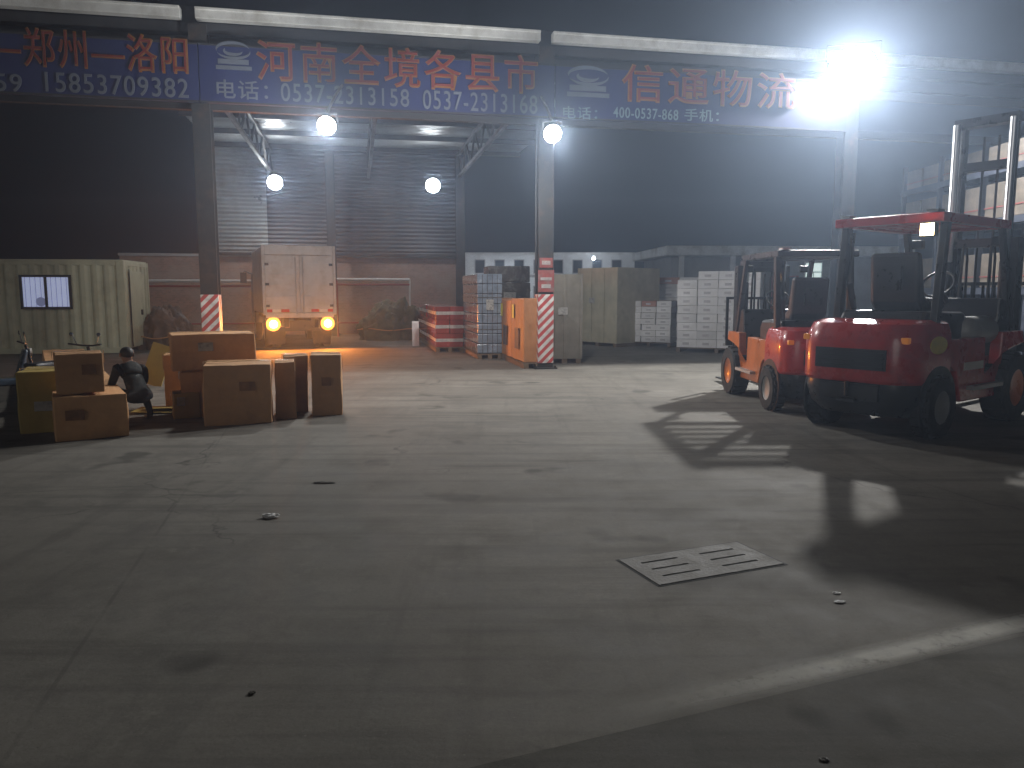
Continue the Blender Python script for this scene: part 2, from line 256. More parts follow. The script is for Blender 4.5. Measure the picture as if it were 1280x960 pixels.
# ------------------------------------------------------------------ mesh kit
class MB:
    def __init__(s): s.bm = bmesh.new()
    def _x(s, vs, rot, loc):
        m = Matrix.Translation(Vector(loc)) @ (rot.to_4x4() if rot is not None else Matrix.Identity(4))
        bmesh.ops.transform(s.bm, matrix=m, verts=vs)
    def box(s, c, size, rot=None, bev=0.0):
        r = bmesh.ops.create_cube(s.bm, size=1.0); vs = r['verts']
        for v in vs: v.co = Vector((v.co.x * size[0], v.co.y * size[1], v.co.z * size[2]))
        if bev:
            es = list({e for v in vs for e in v.link_edges}); r2 = bmesh.ops.bevel(s.bm, geom=es, offset=bev, segments=2, affect='EDGES', profile=.6)
            vs = list({v for f in r2['faces'] for v in f.verts} | {v for v in vs if v.is_valid})
            seen = set(vs); st = list(vs)
            while st:
                q = st.pop()
                for e in q.link_edges:
                    o = e.other_vert(q)
                    if o not in seen: seen.add(o); st.append(o)
            vs = list(seen)
        s._x(vs, rot, c); return s
    def lo(s, x0, y0, z0, x1, y1, z1, bev=0.0):
        return s.box(((x0 + x1) / 2, (y0 + y1) / 2, (z0 + z1) / 2), (abs(x1 - x0), abs(y1 - y0), abs(z1 - z0)), None, bev)
    def cyl(s, a, b, r, r2=None, n=16):
        a, b = Vector(a), Vector(b); d = b - a
        q = bmesh.ops.create_cone(s.bm, cap_ends=True, segments=n, radius1=r, radius2=r if r2 is None else r2, depth=d.length)
        s._x(q['verts'], d.to_track_quat('Z', 'Y').to_matrix(), (a + b) / 2); return s
    def bar(s, a, b, w, h=None, up='Z'):
        a, b = Vector(a), Vector(b); d = b - a; q = bmesh.ops.create_cube(s.bm, size=1.0)
        for v in q['verts']: v.co = Vector((v.co.x * w, v.co.y * (h or w), v.co.z * d.length))
        s._x(q['verts'], d.to_track_quat('Z', 'Y').to_matrix(), (a + b) / 2); return s
    def tube(s, pts, r, n=10):
        pts = [Vector(p) for p in pts]; rings = []
        for i, p in enumerate(pts):
            d = (pts[min(i + 1, len(pts) - 1)] - pts[max(i - 1, 0)]).normalized(); q = d.to_track_quat('Z', 'Y').to_matrix()
            rings.append([s.bm.verts.new(p + q @ Vector((r * math.cos(2 * math.pi * k / n), r * math.sin(2 * math.pi * k / n), 0))) for k in range(n)])
        for a, b in zip(rings, rings[1:]):
            for k in range(n): s.bm.faces.new((a[k], a[(k + 1) % n], b[(k + 1) % n], b[k]))
        s.bm.faces.new(rings[0][::-1]); s.bm.faces.new(rings[-1]); return s
    def loft(s, rings, cap=True):
        rs = [[s.bm.verts.new(Vector(p)) for p in r] for r in rings]; n = len(rs[0])
        for a, b in zip(rs, rs[1:]):
            for k in range(n): s.bm.faces.new((a[k], a[(k + 1) % n], b[(k + 1) % n], b[k]))
        if cap: s.bm.faces.new(rs[0][::-1]); s.bm.faces.new(rs[-1])
        return s
    def prism(s, pts, y0, y1):                     # outline in x,z pulled along y
        return s.loft([[(x, y0, z) for x, z in pts], [(x, y1, z) for x, z in pts]])
    def lathe(s, prof, c, axis='Y', n=28):         # prof: (radius, along)
        rot = {'Y': Matrix.Rotation(R(-90), 3, 'X'), 'Z': Matrix.Identity(3), 'X': Matrix.Rotation(R(90), 3, 'Y')}[axis]
        rs = [[Vector(c) + rot @ Vector((r * math.cos(2 * math.pi * k / n), r * math.sin(2 * math.pi * k / n), h)) for k in range(n)] for r, h in prof]
        if prof[0][0] > 1e-6: rs.append(rs[0]); return s.loft2(rs)
        return s.loft(rs)
    def loft2(s, rings):                           # closed ring (tyres)
        vs = [[s.bm.verts.new(Vector(p)) for p in r] for r in rings[:-1]]; vs.append(vs[0]); n = len(vs[0])
        for a, b in zip(vs, vs[1:]):
            for k in range(n): s.bm.faces.new((a[k], a[(k + 1) % n], b[(k + 1) % n], b[k]))
        return s
    def quad(s, *p): s.bm.faces.new([s.bm.verts.new(Vector(q)) for q in p]); return s
    def build(s, name, m, parent=None, smooth=None, bevel=0.0):
        bmesh.ops.recalc_face_normals(s.bm, faces=s.bm.faces[:])
        me = bpy.data.meshes.new(name); s.bm.to_mesh(me); s.bm.free(); me.materials.append(m)
        o = bpy.data.objects.new(name, me); COL.objects.link(o); o.parent = parent
        if smooth is not None:
            for p in me.polygons: p.use_smooth = True
            es = me.edges; bm = bmesh.new(); bm.from_mesh(me)
            for e in bm.edges:
                if len(e.link_faces) == 2 and e.calc_face_angle(0) > R(smooth): e.smooth = False
            bm.to_mesh(me); bm.free()
        if bevel:
            b = o.modifiers.new('b', 'BEVEL'); b.width = bevel; b.segments = 2; b.limit_method = 'ANGLE'; b.angle_limit = R(40)
        return o
def tag(o, label=None, cat=None, group=None, kind=None):
    if label: o['label'] = label
    if cat: o['category'] = cat
    if group: o['group'] = group
    if kind: o['kind'] = kind
    return o
def thing(name, label, cat, loc=(0, 0, 0), rz=0.0, group=None):
    o = bpy.data.objects.new(name, None); o.empty_display_size = .2; COL.objects.link(o); o.location = loc; o.rotation_euler = (0, 0, rz)
    return tag(o, label, cat, group)
def dup(o, parent=None):
    c = o.copy(); COL.objects.link(c); c.parent = parent
    for ch in list(o.children): dup(ch, c)
    return c
def ordn(i): return ['first', 'second', 'third', 'fourth', 'fifth', 'sixth', 'seventh', 'eighth', 'ninth', 'tenth', 'eleventh', 'twelfth'][i]
def text_mb(txt, x0, x1, z0, z1, y, name, m, parent, fat=0.0, depth=.01):
    cu = bpy.data.curves.new('t', 'FONT'); cu.body = txt; cu.size = 1; cu.offset = fat; cu.extrude = depth; cu.space_character = 1.12
    to = bpy.data.objects.new('t', cu); COL.objects.link(to); bpy.context.view_layer.update()
    me = bpy.data.meshes.new_from_object(to.evaluated_get(bpy.context.evaluated_depsgraph_get()))
    bpy.data.objects.remove(to); me.name = name
    xs = [v.co.x for v in me.vertices]; ys = [v.co.y for v in me.vertices]
    sx = (x1 - x0) / (max(xs) - min(xs)); sz = (z1 - z0) / (max(ys) - min(ys)); ax, ay = min(xs), min(ys)
    for v in me.vertices: v.co = Vector((x0 + (v.co.x - ax) * sx, y - v.co.z, z0 + (v.co.y - ay) * sz))
    me.materials.clear(); me.materials.append(m)
    o = bpy.data.objects.new(name, me); COL.objects.link(o); o.parent = parent; return o
def corr(length, height, pitch, amp, trap=False):   # sheet in x,z; ribs along x
    b = MB(); n = int(height / pitch * 8); rows = []
    for i in range(n + 1):
        z = height * i / n; ph = (z / pitch) % 1
        y = amp * (max(-.7, min(.7, math.sin(2 * math.pi * ph) * 1.3)) if trap else math.sin(2 * math.pi * ph))
        rows.append((b.bm.verts.new((0, y, z)), b.bm.verts.new((length, y, z)), b.bm.verts.new((0, y + .012, z)), b.bm.verts.new((length, y + .012, z))))
    for a, c in zip(rows, rows[1:]):
        b.bm.faces.new((a[0], a[1], c[1], c[0])); b.bm.faces.new((a[3], a[2], c[2], c[3]))
        b.bm.faces.new((a[2], a[0], c[0], c[2])); b.bm.faces.new((a[1], a[3], c[3], c[1]))
    return b

# ------------------------------------------------------------------ ground
def slab(pts, z, name, m, thick=.3):
    b = MB(); b.loft([[(x, y, z - thick) for x, y in pts], [(x, y, z) for x, y in pts]]); o = b.build(name, m); o['kind'] = 'structure'; return o
g = MB(); g.lo(-75, -60, -1.0, 75, 90, -.01); g = g.build('ground', M_asph); g['kind'] = 'structure'
e1, e2 = at(620, 952), at(1280, 795)                        # edge of the concrete
ed = (e2 - e1).normalized(); A, B = e1 - ed * 14, e2 + ed * 14; en = Vector((-ed.y, ed.x, 0))
slab([(-62, -40), (62, -40), (62, 72), (-62, 72)], 0, 'concrete_yard', M_conc)
q = MB(); q.quad((A.x, A.y, .0015), (A.x - en.x * 22, A.y - en.y * 22, .0015), (B.x - en.x * 22, B.y - en.y * 22, .0015), (B.x, B.y, .0015)); ap = q.build('asphalt_road', M_asph); ap['kind'] = 'structure'
q = MB(); A2, B2 = A - en * .02, B - en * .02
LL = (B - A).length; q.quad((14.2, -.11, 0), (LL, -.11, 0), (LL, .11, 0), (14.2, .11, 0)); ek = q.build('pavement_edge', M_edge); ek['kind'] = 'structure'
ek.location = A + en * .1 + Vector((0, 0, .003)); ek.rotation_euler.z = math.atan2(ed.y, ed.x)

# ------------------------------------------------------------------ canopy
Z_BB, Z_BT, Z_G = fz(151, 0), fz(84, 0), fz(48, 0)
bay = [-13.52, -6.76, 0.0, 6.9, 13.7]
rotT = TH
can = thing('canopy', 'open steel loading canopy with ribbed roof over the yard', 'canopy', O, rotT)
b = MB(); b.lo(-14.2, .05, Z_G - .12, 14.6, .25, Z_G - .3); b.lo(-14.2, .12, Z_BB - .05, 14.6, .27, Z_BB + .12); b.lo(-14.2, .14, Z_BT - .02, 14.6, .28, Z_BT + .13)
for k in range(-28, 13): b.bar((k * .5, .2, Z_BB + .1), ((k + 1) * .5, .2, Z_BT), .05) if k % 2 else b.bar((k * .5, .2, Z_BT), ((k + 1) * .5, .2, Z_BB + .1), .05)
b.build('front_girder', M_dark, can)
b = MB(); b.lo(-14.2, .3, Z_BT - .2, 14.6, .34, Z_G + .25); b.build('fascia_panel', M_dark, can)
for i in range(4):
    b = MB(); b.lo(bay[i] + .13, -.16, Z_G - .1, bay[i + 1] - .13, .04, Z_G + .08); b.lo(bay[i] + .13, -.18, Z_G + .05, bay[i + 1] - .13, .045, Z_G + .1)
    b.build('gutter', M_gutter, can, bevel=.01)
rl, rr = fpx(262, 13.8, 7), fpx(655, 13.0, 6.8)
ZR = Z_G - .05
rs = corr(14.0, 14.0, .22, .03)
ro = rs.build('roof_sheet', M_sheet, can); ro.data.transform(Matrix(((1, 0, 0, rl), (0, 0, 1, .4), (0, -1, 0, ZR + .3), (0, 0, 0, 1))))
sx = (rr - rl) / 14.0
for v in ro.data.vertices: v.co.x = rl + (v.co.x - rl) * sx; v.co.z += .0
for k in range(6): b = MB(); b.lo(rl, 1.6 + k * 2.4, ZR + .08, rr, 1.7 + k * 2.4, ZR + .24); b.build('purlin', M_steel, can)
for t in (-6.76, -3.3, 0.0):
    b = MB(); zt, zb = ZR + .06, ZR - .75
    b.bar((t, .3, zt), (t, 14.2, zt), .1); b.bar((t, .3, zb), (t, 14.2, zb), .1)
    for k in range(14):
        b.bar((t, .4 + k, zt if k % 2 else zb), (t, 1.4 + k, zb if k % 2 else zt), .06)
    b.build('roof_truss', M_steel, can)
# posts: H-section with stripes round the foot
def post(label, p, h=Z_G - .2, stripes=1, group='steel posts of the canopy'):
    t = thing('steel_post', label, 'post', p, rotT, group)
    b = MB(); b.lo(-.16, -.16, 0, .16, -.135, h); b.lo(-.16, .135, 0, .16, .16, h); b.lo(-.012, -.135, 0, .012, .135, h); b.build('shaft', M_steel, t)
    b = MB(); b.lo(-.24, -.24, 0, .24, .24, .03); [b.cyl((x, y, .03), (x, y, .07), .02, n=8) for x in (-.2, .2) for y in (-.2, .2)]; b.build('base_plate', M_steel, t)
    if stripes:
        b = MB(); b.lo(-.165, -.18, .12, .165, .165, 1.55); b.build('warning_sleeve', M_stripe, t, bevel=.01)
        if stripes < 2: return t
        b = MB(); b.lo(-.17, -.18, 1.6, .17, -.165, 2.05); b.lo(-.14, -.18, 2.1, .14, -.165, 2.3); b.build('faded_notice', M_fade, t)
        b = MB(); b.lo(-.1, -.186, 1.68, .1, -.1815, 1.76); b.lo(-.12, -.186, 1.84, .12, -.1815, 1.9); b.lo(-.09, -.186, 2.16, .09, -.1815, 2.24); b.build('notice_patch', M_fadew, t)
    return t
post('grey steel post with red and white striped foot beside orange cartons', FW(0), stripes=2)
post('grey steel post rising behind the cardboard boxes left of the truck', FW(-6.6))
post('grey steel post under the big glaring floodlight behind the forklifts', FW(6.9), stripes=0)
t575 = fpx(575, 13.6); t413 = fpx(414, 13.6)
post('rear steel post at the right end of the ribbed wall', FW(t575, 13.55), 6.6, False, 'rear posts of the canopy')
post('rear steel post rising behind the truck box', FW(t413, 13.55), 6.6, False, 'rear posts of the canopy')
# rear walls
tl, tr = fpx(252, 14.3, 5), fpx(577, 14.3, 5)
w = thing('ribbed_wall', 'grey horizontally ribbed metal wall under the canopy roof', 'wall', FW(tl, 14.3), rotT)
mid = fpx(333, 14.3, 5)
o = corr(mid - tl, 4.25, .15, .028).build('lit_sheet', M_sheet, w); o.location = (0, 0, 3.05)
o = corr(tr - mid, 4.25, .15, .028).build('shaded_sheet', M_sheet_shade, w); o.location = (mid - tl, .05, 3.05)  # wall away from the lamp painted darker as shade
for z in (2.95, 7.25): b = MB(); b.lo(0, -.06, z, tr - tl, .1, z + .1); b.build('wall_rail', M_steel, w)
bl, br = fpx(150, 14.4, 2), fpx(580, 14.4, 2)
w = thing('brick_wall', 'low pinkish brick wall behind the truck below the ribbed metal', 'wall', FW(bl, 14.5), rotT)
b = MB(); b.lo(0, 0, 0, br - bl, .24, 2.9); b.build('brickwork', M_brick, w)
b = MB(); b.lo(-.04, -.04, 2.902, br - bl + .04, .28, 3.0); b.build('coping', M_greywall, w)
# pipe fence in front of the wall
def pipe_fence(label, pa, pb, v, z):
    a, c = fpx(pa, v, z), fpx(pb, v, z); t = thing('pipe_rail', label, 'railing', FW(a, v), rotT, 'pipe rails along the brick wall')
    L = c - a; b = MB(); b.cyl((0, 0, z), (L, 0, z), .05, n=12); b.build('top_pipe', M_pipe, t, smooth=40)
    b = MB(); b.cyl((0, .02, z - .18), (L, .02, z - .18), .04, n=10); b.cyl((0, .02, .5), (L, .02, .5), .03, n=10); b.build('lower_pipe', M_redpipe, t, smooth=40)
    n = max(2, int(L / 1.9) + 1)
    for k in range(n): b = MB(); b.cyl((L * k / (n - 1), .03, 0), (L * k / (n - 1), .03, z), .035, n=10); b.build('upright', M_pipe if k % 2 else M_redpipe, t, smooth=40)
pipe_fence('shiny white pipe rail between the cream cabin and the truck', 182, 318, 12.6, 1.98)
pipe_fence('shiny white pipe rail right of the truck before the brick wall', 421, 512, 12.6, 2.05)

# ------------------------------------------------------------------ banners
def banner(label, t0, t1):
    o = thing('banner', label, 'banner', FW(t0, -.24), rotT, 'blue shop banners under the gutter')
    b = MB(); b.lo(0, 0, Z_BB, t1 - t0, .05, Z_BT); b.build('banner_panel', M_blue, o)
    for z in (Z_BB, Z_BT - .035): b = MB(); b.lo(0, -.012, z, t1 - t0, 0, z + .035); b.build('banner_rim', M_dark, o)
    return o
H = Z_BT - Z_BB
def two_row(o, t0, txt, pa, pb, pyt, pyb, yo=True):
    x0, x1 = fpx(pa, 0, 6) - t0, fpx(pb, 0, 6) - t0; tm = (x0 + x1) / 2 + t0
    z1, z0 = fz(pyt, tm), fz(pyb, tm)
    text_mb(txt, x0 - .03, x1 + .03, z0 - .03, z1 + .03, -.016, 'letter_outline', M_yel_t, o, .011, .008)
    text_mb(txt, x0, x1, z0, z1, -.034, 'large_lettering', M_red_t, o, -.004, .006)
def one_row(o, t0, txt, pa, pb, pyt, pyb, m=None):
    x0, x1 = fpx(pa, 0, 5.6) - t0, fpx(pb, 0, 5.6) - t0; tm = (x0 + x1) / 2 + t0
    z1, z0 = fz(pyt, tm), fz(pyb, tm)
    text_mb(txt, x0, x1, z0, z1, -.018, 'small_lettering', m or M_wht_t, o, .004, .008)
def emblem(o, t0, pa, pb, pyt, pyb):
    x0, x1 = fpx(pa, 0, 6) - t0, fpx(pb, 0, 6) - t0; tm = (x0 + x1) / 2 + t0; z1, z0 = fz(pyt, tm), fz(pyb, tm)
    W, Hh = x1 - x0, z1 - z0; b = MB()
    b.lo(x0, -.02, z0, x1, -.004, z0 + Hh * .14); b.lo(x0 + W * .06, -.02, z0 + Hh * .2, x1 - W * .08, -.004, z0 + Hh * .38)
    for a0, a1, rx, rz, th in ((.1, 1.05, .5, .28, .12), (1.1, 2.0, .5, .28, .1), (.85, 1.95, .27, .15, .12)):
        pts = []
        for k in range(15):
            a = math.pi * (a0 + (a1 - a0) * k / 14); f = math.sin(math.pi * k / 14) * th * .5
            pts.append((a, f))
        out = [(x0 + W * (.5 + (rx + f) * math.cos(a) * .95), z0 + Hh * (.7 + (rz + f) * math.sin(a))) for a, f in pts]
        inn = [(x0 + W * (.5 + (rx - f) * math.cos(a) * .95), z0 + Hh * (.7 + (rz - f) * math.sin(a))) for a, f in pts]
        for k in range(14):
            b.loft([[(p[0], -.02, p[1]) for p in (out[k], out[k + 1], inn[k + 1], inn[k])], [(p[0], -.004, p[1]) for p in (out[k], out[k + 1], inn[k + 1], inn[k])]])
    b.build('emblem', M_wht_t, o)
bn = banner('dark blue banner with red city names and phone 15853709382', -13.4, -6.6); t0 = -13.4
two_row(bn, t0, '—郑州—洛阳', -8, 236, 46, 90); one_row(bn, t0, '59', 0, 33, 97, 119); one_row(bn, t0, '15853709382', 62, 238, 99, 123)
bn = banner('blue banner reading 河南全境各县市 with two 0537 phone numbers', -6.58, .14); t0 = -6.58
emblem(bn, t0, 272, 316, 58, 92); two_row(bn, t0, '河南全境各县市', 324, 667, 66, 112)
one_row(bn, t0, '电话：', 273, 336, 105, 128); one_row(bn, t0, '0537-2313158', 352, 510, 112, 134); one_row(bn, t0, '0537-2313168', 527, 668, 120, 143)
bn = banner('blue banner reading 信通物流 beside the glaring floodlight', .16, 6.7); t0 = .16
emblem(bn, t0, 705, 757, 88, 125); two_row(bn, t0, '信通物流', 774, 985, 92, 134)
one_row(bn, t0, '电话：', 700, 742, 137, 152, M_lt_t); one_row(bn, t0, '400-0537-868', 762, 842, 139, 152, M_lt_t); one_row(bn, t0, '手机：', 850, 892, 140, 155, M_lt_t)

# ------------------------------------------------------------------ floodlights
def floodlight(label, p, aim, rad, power, lens, hang, light_size, spread=None, kind='AREA', arm=0):
    p = Vector(p); d = (Vector(aim) - p).normalized()
    t = thing('floodlight', label, 'floodlight', p, 0, 'lit floodlights of the canopy')
    t.rotation_mode = 'QUATERNION'; t.rotation_quaternion = d.to_track_quat('-Y', 'Z')
    b = MB(); b.lathe([(0, .2), (rad * .7, .19), (rad * 1.0, .1), (rad * 1.08, -.03), (rad * 1.01, -.03), (rad * 1.0, .03), (0, .03)], (0, 0, 0), 'Y', 32)
    b.build('lamp_housing', M_blackp, t, smooth=35)
    b = MB(); b.lathe([(0, 0), (rad * .99, 0), (rad * .99, .012), (0, .012)], (0, 0, 0), 'Y', 32); b.build('lens', lens, t)
    b = MB(); b.tube([(-rad * 1.1, .06, 0), (-rad * 1.1, .1, rad + hang), (rad * 1.1, .1, rad + hang), (rad * 1.1, .06, 0)], .018, 6)
    b.build('bracket', M_steel, t)
    if arm: b = MB(); b.tube([(0, .1, rad + hang), (0, arm * .5, rad + .1), (0, arm, rad + .1)], .025, 8); b.build('support_arm', M_steel, t)
    ld = bpy.data.lights.new('flood_beam', kind); ld.energy = power; ld.color = (1, .985, .95)
    if kind == 'AREA':
        ld.shape = 'DISK'; ld.size = light_size
        if spread: ld.spread = R(spread)
    else: ld.shadow_soft_size = light_size
    lo = bpy.data.objects.new('flood_beam', ld); COL.objects.link(lo); lo.parent = t; lo.location = (0, -.06 if kind == 'AREA' else -.36, 0); lo.rotation_euler = (R(-90), 0, 0)
    return t
tb = fpx(1066, -.35, 6.6)
floodlight('largest glaring floodlight at the right end of the gutter', FW(tb, -.35, fz(88, tb, -.35)), (4.2, 8.6, 0), .48, 1080, M_biglamp, .05, .24, 160)  # lens widened to take in the glare round the lamp
for px, py, v, lab, aim, pw in ((407, 157, -2.2, 'glaring floodlight under the middle banner left of centre', (-2.6, 4, 0), 430),
                       (691, 167, -2.3, 'glaring floodlight beside the head of the striped post', (1.5, 4, 0), 470)):
    t_ = fpx(px, v, 5); floodlight(lab, FW(t_, v, fz(py, t_, v)), aim, .15, pw, M_lamp, .02, .14, None, 'POINT', 2.0)
for px, py, v, lab, pw in ((343, 228, 12.4, 'small bright floodlight before the ribbed wall above the truck', 260), (541, 232, 12.4, 'small bright floodlight before the ribbed wall near its right end', 120)):
    t_ = fpx(px, v, 5.8); p = FW(t_, v, fz(py, t_, v)); floodlight(lab, p, (p.x * .6, 10, -1), .25, pw, M_lamp, .1, .16, None, 'POINT')

# ------------------------------------------------------------------ buildings behind
Yw = 50
pl, pr = at(578, 365 + F * CAMZ / Yw), at(792, 365 + F * CAMZ / Yw)
bd = thing('white_building', 'long low white building with dark windows beyond the cargo', 'building', pl, math.atan2(pr.y - pl.y, pr.x - pl.x)); Lb = (pr - pl).length
b = MB(); b.lo(0, 0, 0, Lb, 5, 4.0); b.build('wall', M_white, bd)
b = MB(); b.lo(-.2, -.25, 4.0, Lb + .2, 5.2, 4.14); b.build('roof', M_gutter, bd)
b = MB(); b.lo(0, -.06, 2.55, Lb, 0, 2.72); b.build('string_course', M_greywall, bd)
for k in range(8):
    x = .9 + k * (Lb - 1.6) / 7.6
    f = MB(); f.lo(x - .06, -.05, 2.78, x + .62, -.002, 3.7); f = f.build('window', M_greywall, bd)
    q = MB(); q.lo(x, -.07, 2.84, x + .56, -.052, 3.64); q.build('pane', M_glass, f)
    f = MB(); f.lo(x - .06, -.05, .9, x + .62, -.002, 2.0); f = f.build('window', M_greywall, bd)
    q = MB(); q.lo(x, -.07, .96, x + .56, -.052, 1.94); q.build('pane', M_glass, f)
for k, (px, py) in enumerate(((637, 336), (622, 349), (742, 322))):
    d = ray(px, py); pt = Vector((0, 0, CAMZ)) + d * (48.6 / d.y)
    wl = thing('wall_lamp', ('small bright lamp on the white building left of the striped post', 'lower small bright lamp before the white building wall', 'small lamp under the white building roof right of the striped post')[k], 'lamp', pt, 0, 'small lamps of the white building')
    b = MB(); b.lathe([(0, -.12), (.1, -.1), (.16, 0), (0, .01)], (0, 0, .1), 'Z', 14); b.build('lamp_shade', M_steel_l, wl)
    b = MB(); b.lathe([(0, -.07), (.09, -.05), (.09, .03), (0, .04)], (0, 0, -.06), 'Z', 12); b.build('bulb', M_lamp, wl)
    b = MB(); b.cyl((0, 0, .1), (0, 1.5, .25), .025, n=8); b.build('arm', M_steel, wl)
    ld = bpy.data.lights.new('lamp_beam', 'POINT'); ld.energy = 60; ld.color = (.88, .94, 1); ld.shadow_soft_size = .1
    lo = bpy.data.objects.new('lamp_beam', ld); COL.objects.link(lo); lo.parent = wl; lo.location = (0, -.2, -.25)
Yo = 33
pl, pr = at(838, 365 + F * CAMZ / Yo), at(1120, 365 + F * CAMZ / Yo)
bd = thing('office_building', 'grey single storey office with pale eave and one lit window', 'building', pl, R(4)); Lb = (pr - pl).length
b = MB(); b.lo(0, 0, 0, Lb, 5, 3.1); b.build('wall', M_greywall, bd)
b = MB(); b.lo(-.5, -.9, 3.12, Lb + .5, 5.4, 3.52); b.build('eave', M_gutter, bd, bevel=.03)
for k in range(5): b = MB(); b.lo(.1 + k * 2.2, -.85, 0, .28 + k * 2.2, -.67, 3.11); b.build('porch_post', M_white, bd)
def wpx(px, y=-.0): return bis(lambda x: proj(bd.location + Vector((x * math.cos(R(4)), x * math.sin(R(4)), 2)))[0] - px, -2, 20)
x0, x1 = wpx(1006), wpx(1025)
f = MB(); f.lo(x0 - .06, -.05, 1.72, x1 + .06, -.002, 2.9); f = f.build('window', M_white, bd)
q = MB(); q.lo(x0, -.07, 1.78, x1, -.052, 2.84); q.build('lit_pane', M_winlit2, f)
q = MB(); q.lo(x0, -.082, 2.44, x1, -.072, 2.48); q.lo((x0 + x1) / 2 - .015, -.082, 1.78, (x0 + x1) / 2 + .015, -.072, 2.438); q.build('glazing_bar', M_greywall, f)
for xx, wd in ((wpx(880), .9), (wpx(925), .8), (wpx(965), 1.1)):
    f = MB(); f.lo(xx - .06, -.05, 0 if wd > 1 else .9, xx + wd + .06, -.002, 2.3); f = f.build('door' if wd > 1 else 'window', M_redpipe if wd > 1 else M_white, bd)
    q = MB(); q.lo(xx, -.07, .1 if wd > 1 else .96, xx + wd, -.052, 2.24); q.build('pane', M_glass, f)

# ------------------------------------------------------------------ cream cabin
cc = at(159, 441); rc = R(8)
cb = thing('portable_cabin', 'cream corrugated site cabin with one lit curtained window', 'cabin', cc, rc)
LC, HC, DC = 6.0, 2.42, 1.9
def vcorr(x0, x1, z0, z1, axis='x', pitch=.3, amp=.035):
    b = MB(); n = max(4, int((x1 - x0) / pitch * 8)); prev = None
    for i in range(n + 1):
        x = x0 + (x1 - x0) * i / n; y = amp * max(-.75, min(.75, 1.5 * math.sin(2 * math.pi * x / pitch)))
        P_ = [(x, y, z0), (x, y, z1)] if axis == 'x' else [(-y, x, z0), (-y, x, z1)]
        cur = [b.bm.verts.new(p) for p in P_]
        if prev: b.bm.faces.new((prev[0], cur[0], cur[1], prev[1]))
        prev = cur
    return b
wx0, wx1 = -LC + bis(lambda x: proj(cc + Vector((math.cos(rc) * (x - LC), math.sin(rc) * (x - LC), 1.6)))[0] - 30, 0, 6), -LC + bis(lambda x: proj(cc + Vector((math.cos(rc) * (x - LC), math.sin(rc) * (x - LC), 1.6)))[0] - 88, 0, 6)
o = vcorr(-LC, -.14, .12, HC - .1); o = o.build('front_wall', M_cabin, cb)
m_ = o.modifiers.new('s', 'SOLIDIFY'); m_.thickness = .03
o = vcorr(.14, DC, .12, HC - .1, 'y', .3, .02); o = o.build('end_wall', M_cabin, cb); m_ = o.modifiers.new('s', 'SOLIDIFY'); m_.thickness = .03
for q_ in ((-LC, DC - .04, .1, 0, DC, HC - .1), (-LC, .13, .1, -LC + .04, DC - .05, HC - .1)): b = MB(); b.lo(*q_); b.build('side_wall', M_cabin, cb)
for q_ in ((-.15, -.05, 0, .05, .14, HC), (-.15, DC - .02, 0, .05, DC + .04, HC), (-LC - .05, -.05, 0, -LC + .12, .12, HC)): b = MB(); b.lo(*q_); b.build('corner_post', M_cabin, cb, bevel=.02)
for q_ in ((-LC, -.045, HC - .13, -.155, .12, HC - .02), (-LC, -.045, 0, -.155, .12, .15), (-.1, .145, HC - .13, .045, DC - .03, HC - .02)): b = MB(); b.lo(*q_); b.build('edge_beam', M_cabin, cb, bevel=.01)
b = MB(); b.lo(-LC - .02, -.02, HC - .018, .0, DC + .02, HC + .02); b.build('roof', M_cabin, cb)
b = MB(); b.lo(.062, .3, .15, .085, 1.2, 2.15); dr = b.build('door', M_cabin, cb)
b = MB(); b.lo(.087, 1.02, .98, .12, 1.1, 1.12); b.build('handle', M_black, dr)
b = MB(); b.lo(.066, .26, .15, .08, .29, 2.2); b.build('door_gap', M_black, cb)
wz0, wz1 = 1.22, 1.98
b = MB(); b.lo(wx0 - .06, -.1, wz0 - .06, wx1 + .06, -.04, wz0); b.lo(wx0 - .06, -.1, wz1, wx1 + .06, -.04, wz1 + .06)
b.lo(wx0 - .06, -.1, wz0, wx0, -.04, wz1); b.lo(wx1, -.1, wz0, wx1 + .06, -.04, wz1); b.lo((wx0 + wx1) / 2 - .03, -.1, wz0, (wx0 + wx1) / 2 + .03, -.04, wz1)
wf = b.build('window', M_steel, cb)
b = MB(); b.lo(wx0, -.06, wz0, wx1, -.05, wz1)
b.build('curtain', M_winlit, wf)
b = MB()
for k in range(9): b.lo(wx0 + (wx1 - wx0) * (k + .5) / 9 - .006, -.066, wz0, wx0 + (wx1 - wx0) * (k + .5) / 9 + .006, -.061, wz1)
b.build('curtain_fold_shade', M_winfold, wf)  # thin darker strips paint the shade in the curtain folds
b = MB(); b.lathe([(.0, -.01), (.12, -.008), (.12, .0), (0, .002)], (wx0 + .42, -.064, wz0 + .13), 'Y', 16); b.build('desk_fan', M_winfold, wf)
ac = thing('rooftop_box', 'small pale metal box on the cream cabin roof', 'box', cc + Vector((math.cos(rc) * -4.25, math.sin(rc) * -4.25 + .5, HC + .02)), rc)
b = MB(); b.lo(-.32, -.2, 0, .32, .2, .3); b.build('casing', M_gutter, ac, bevel=.02)
b = MB(); [b.lo(-.26, -.215, .05 + k * .05, .26, -.202, .07 + k * .05) for k in range(4)]; b.build('vent', M_black, ac)

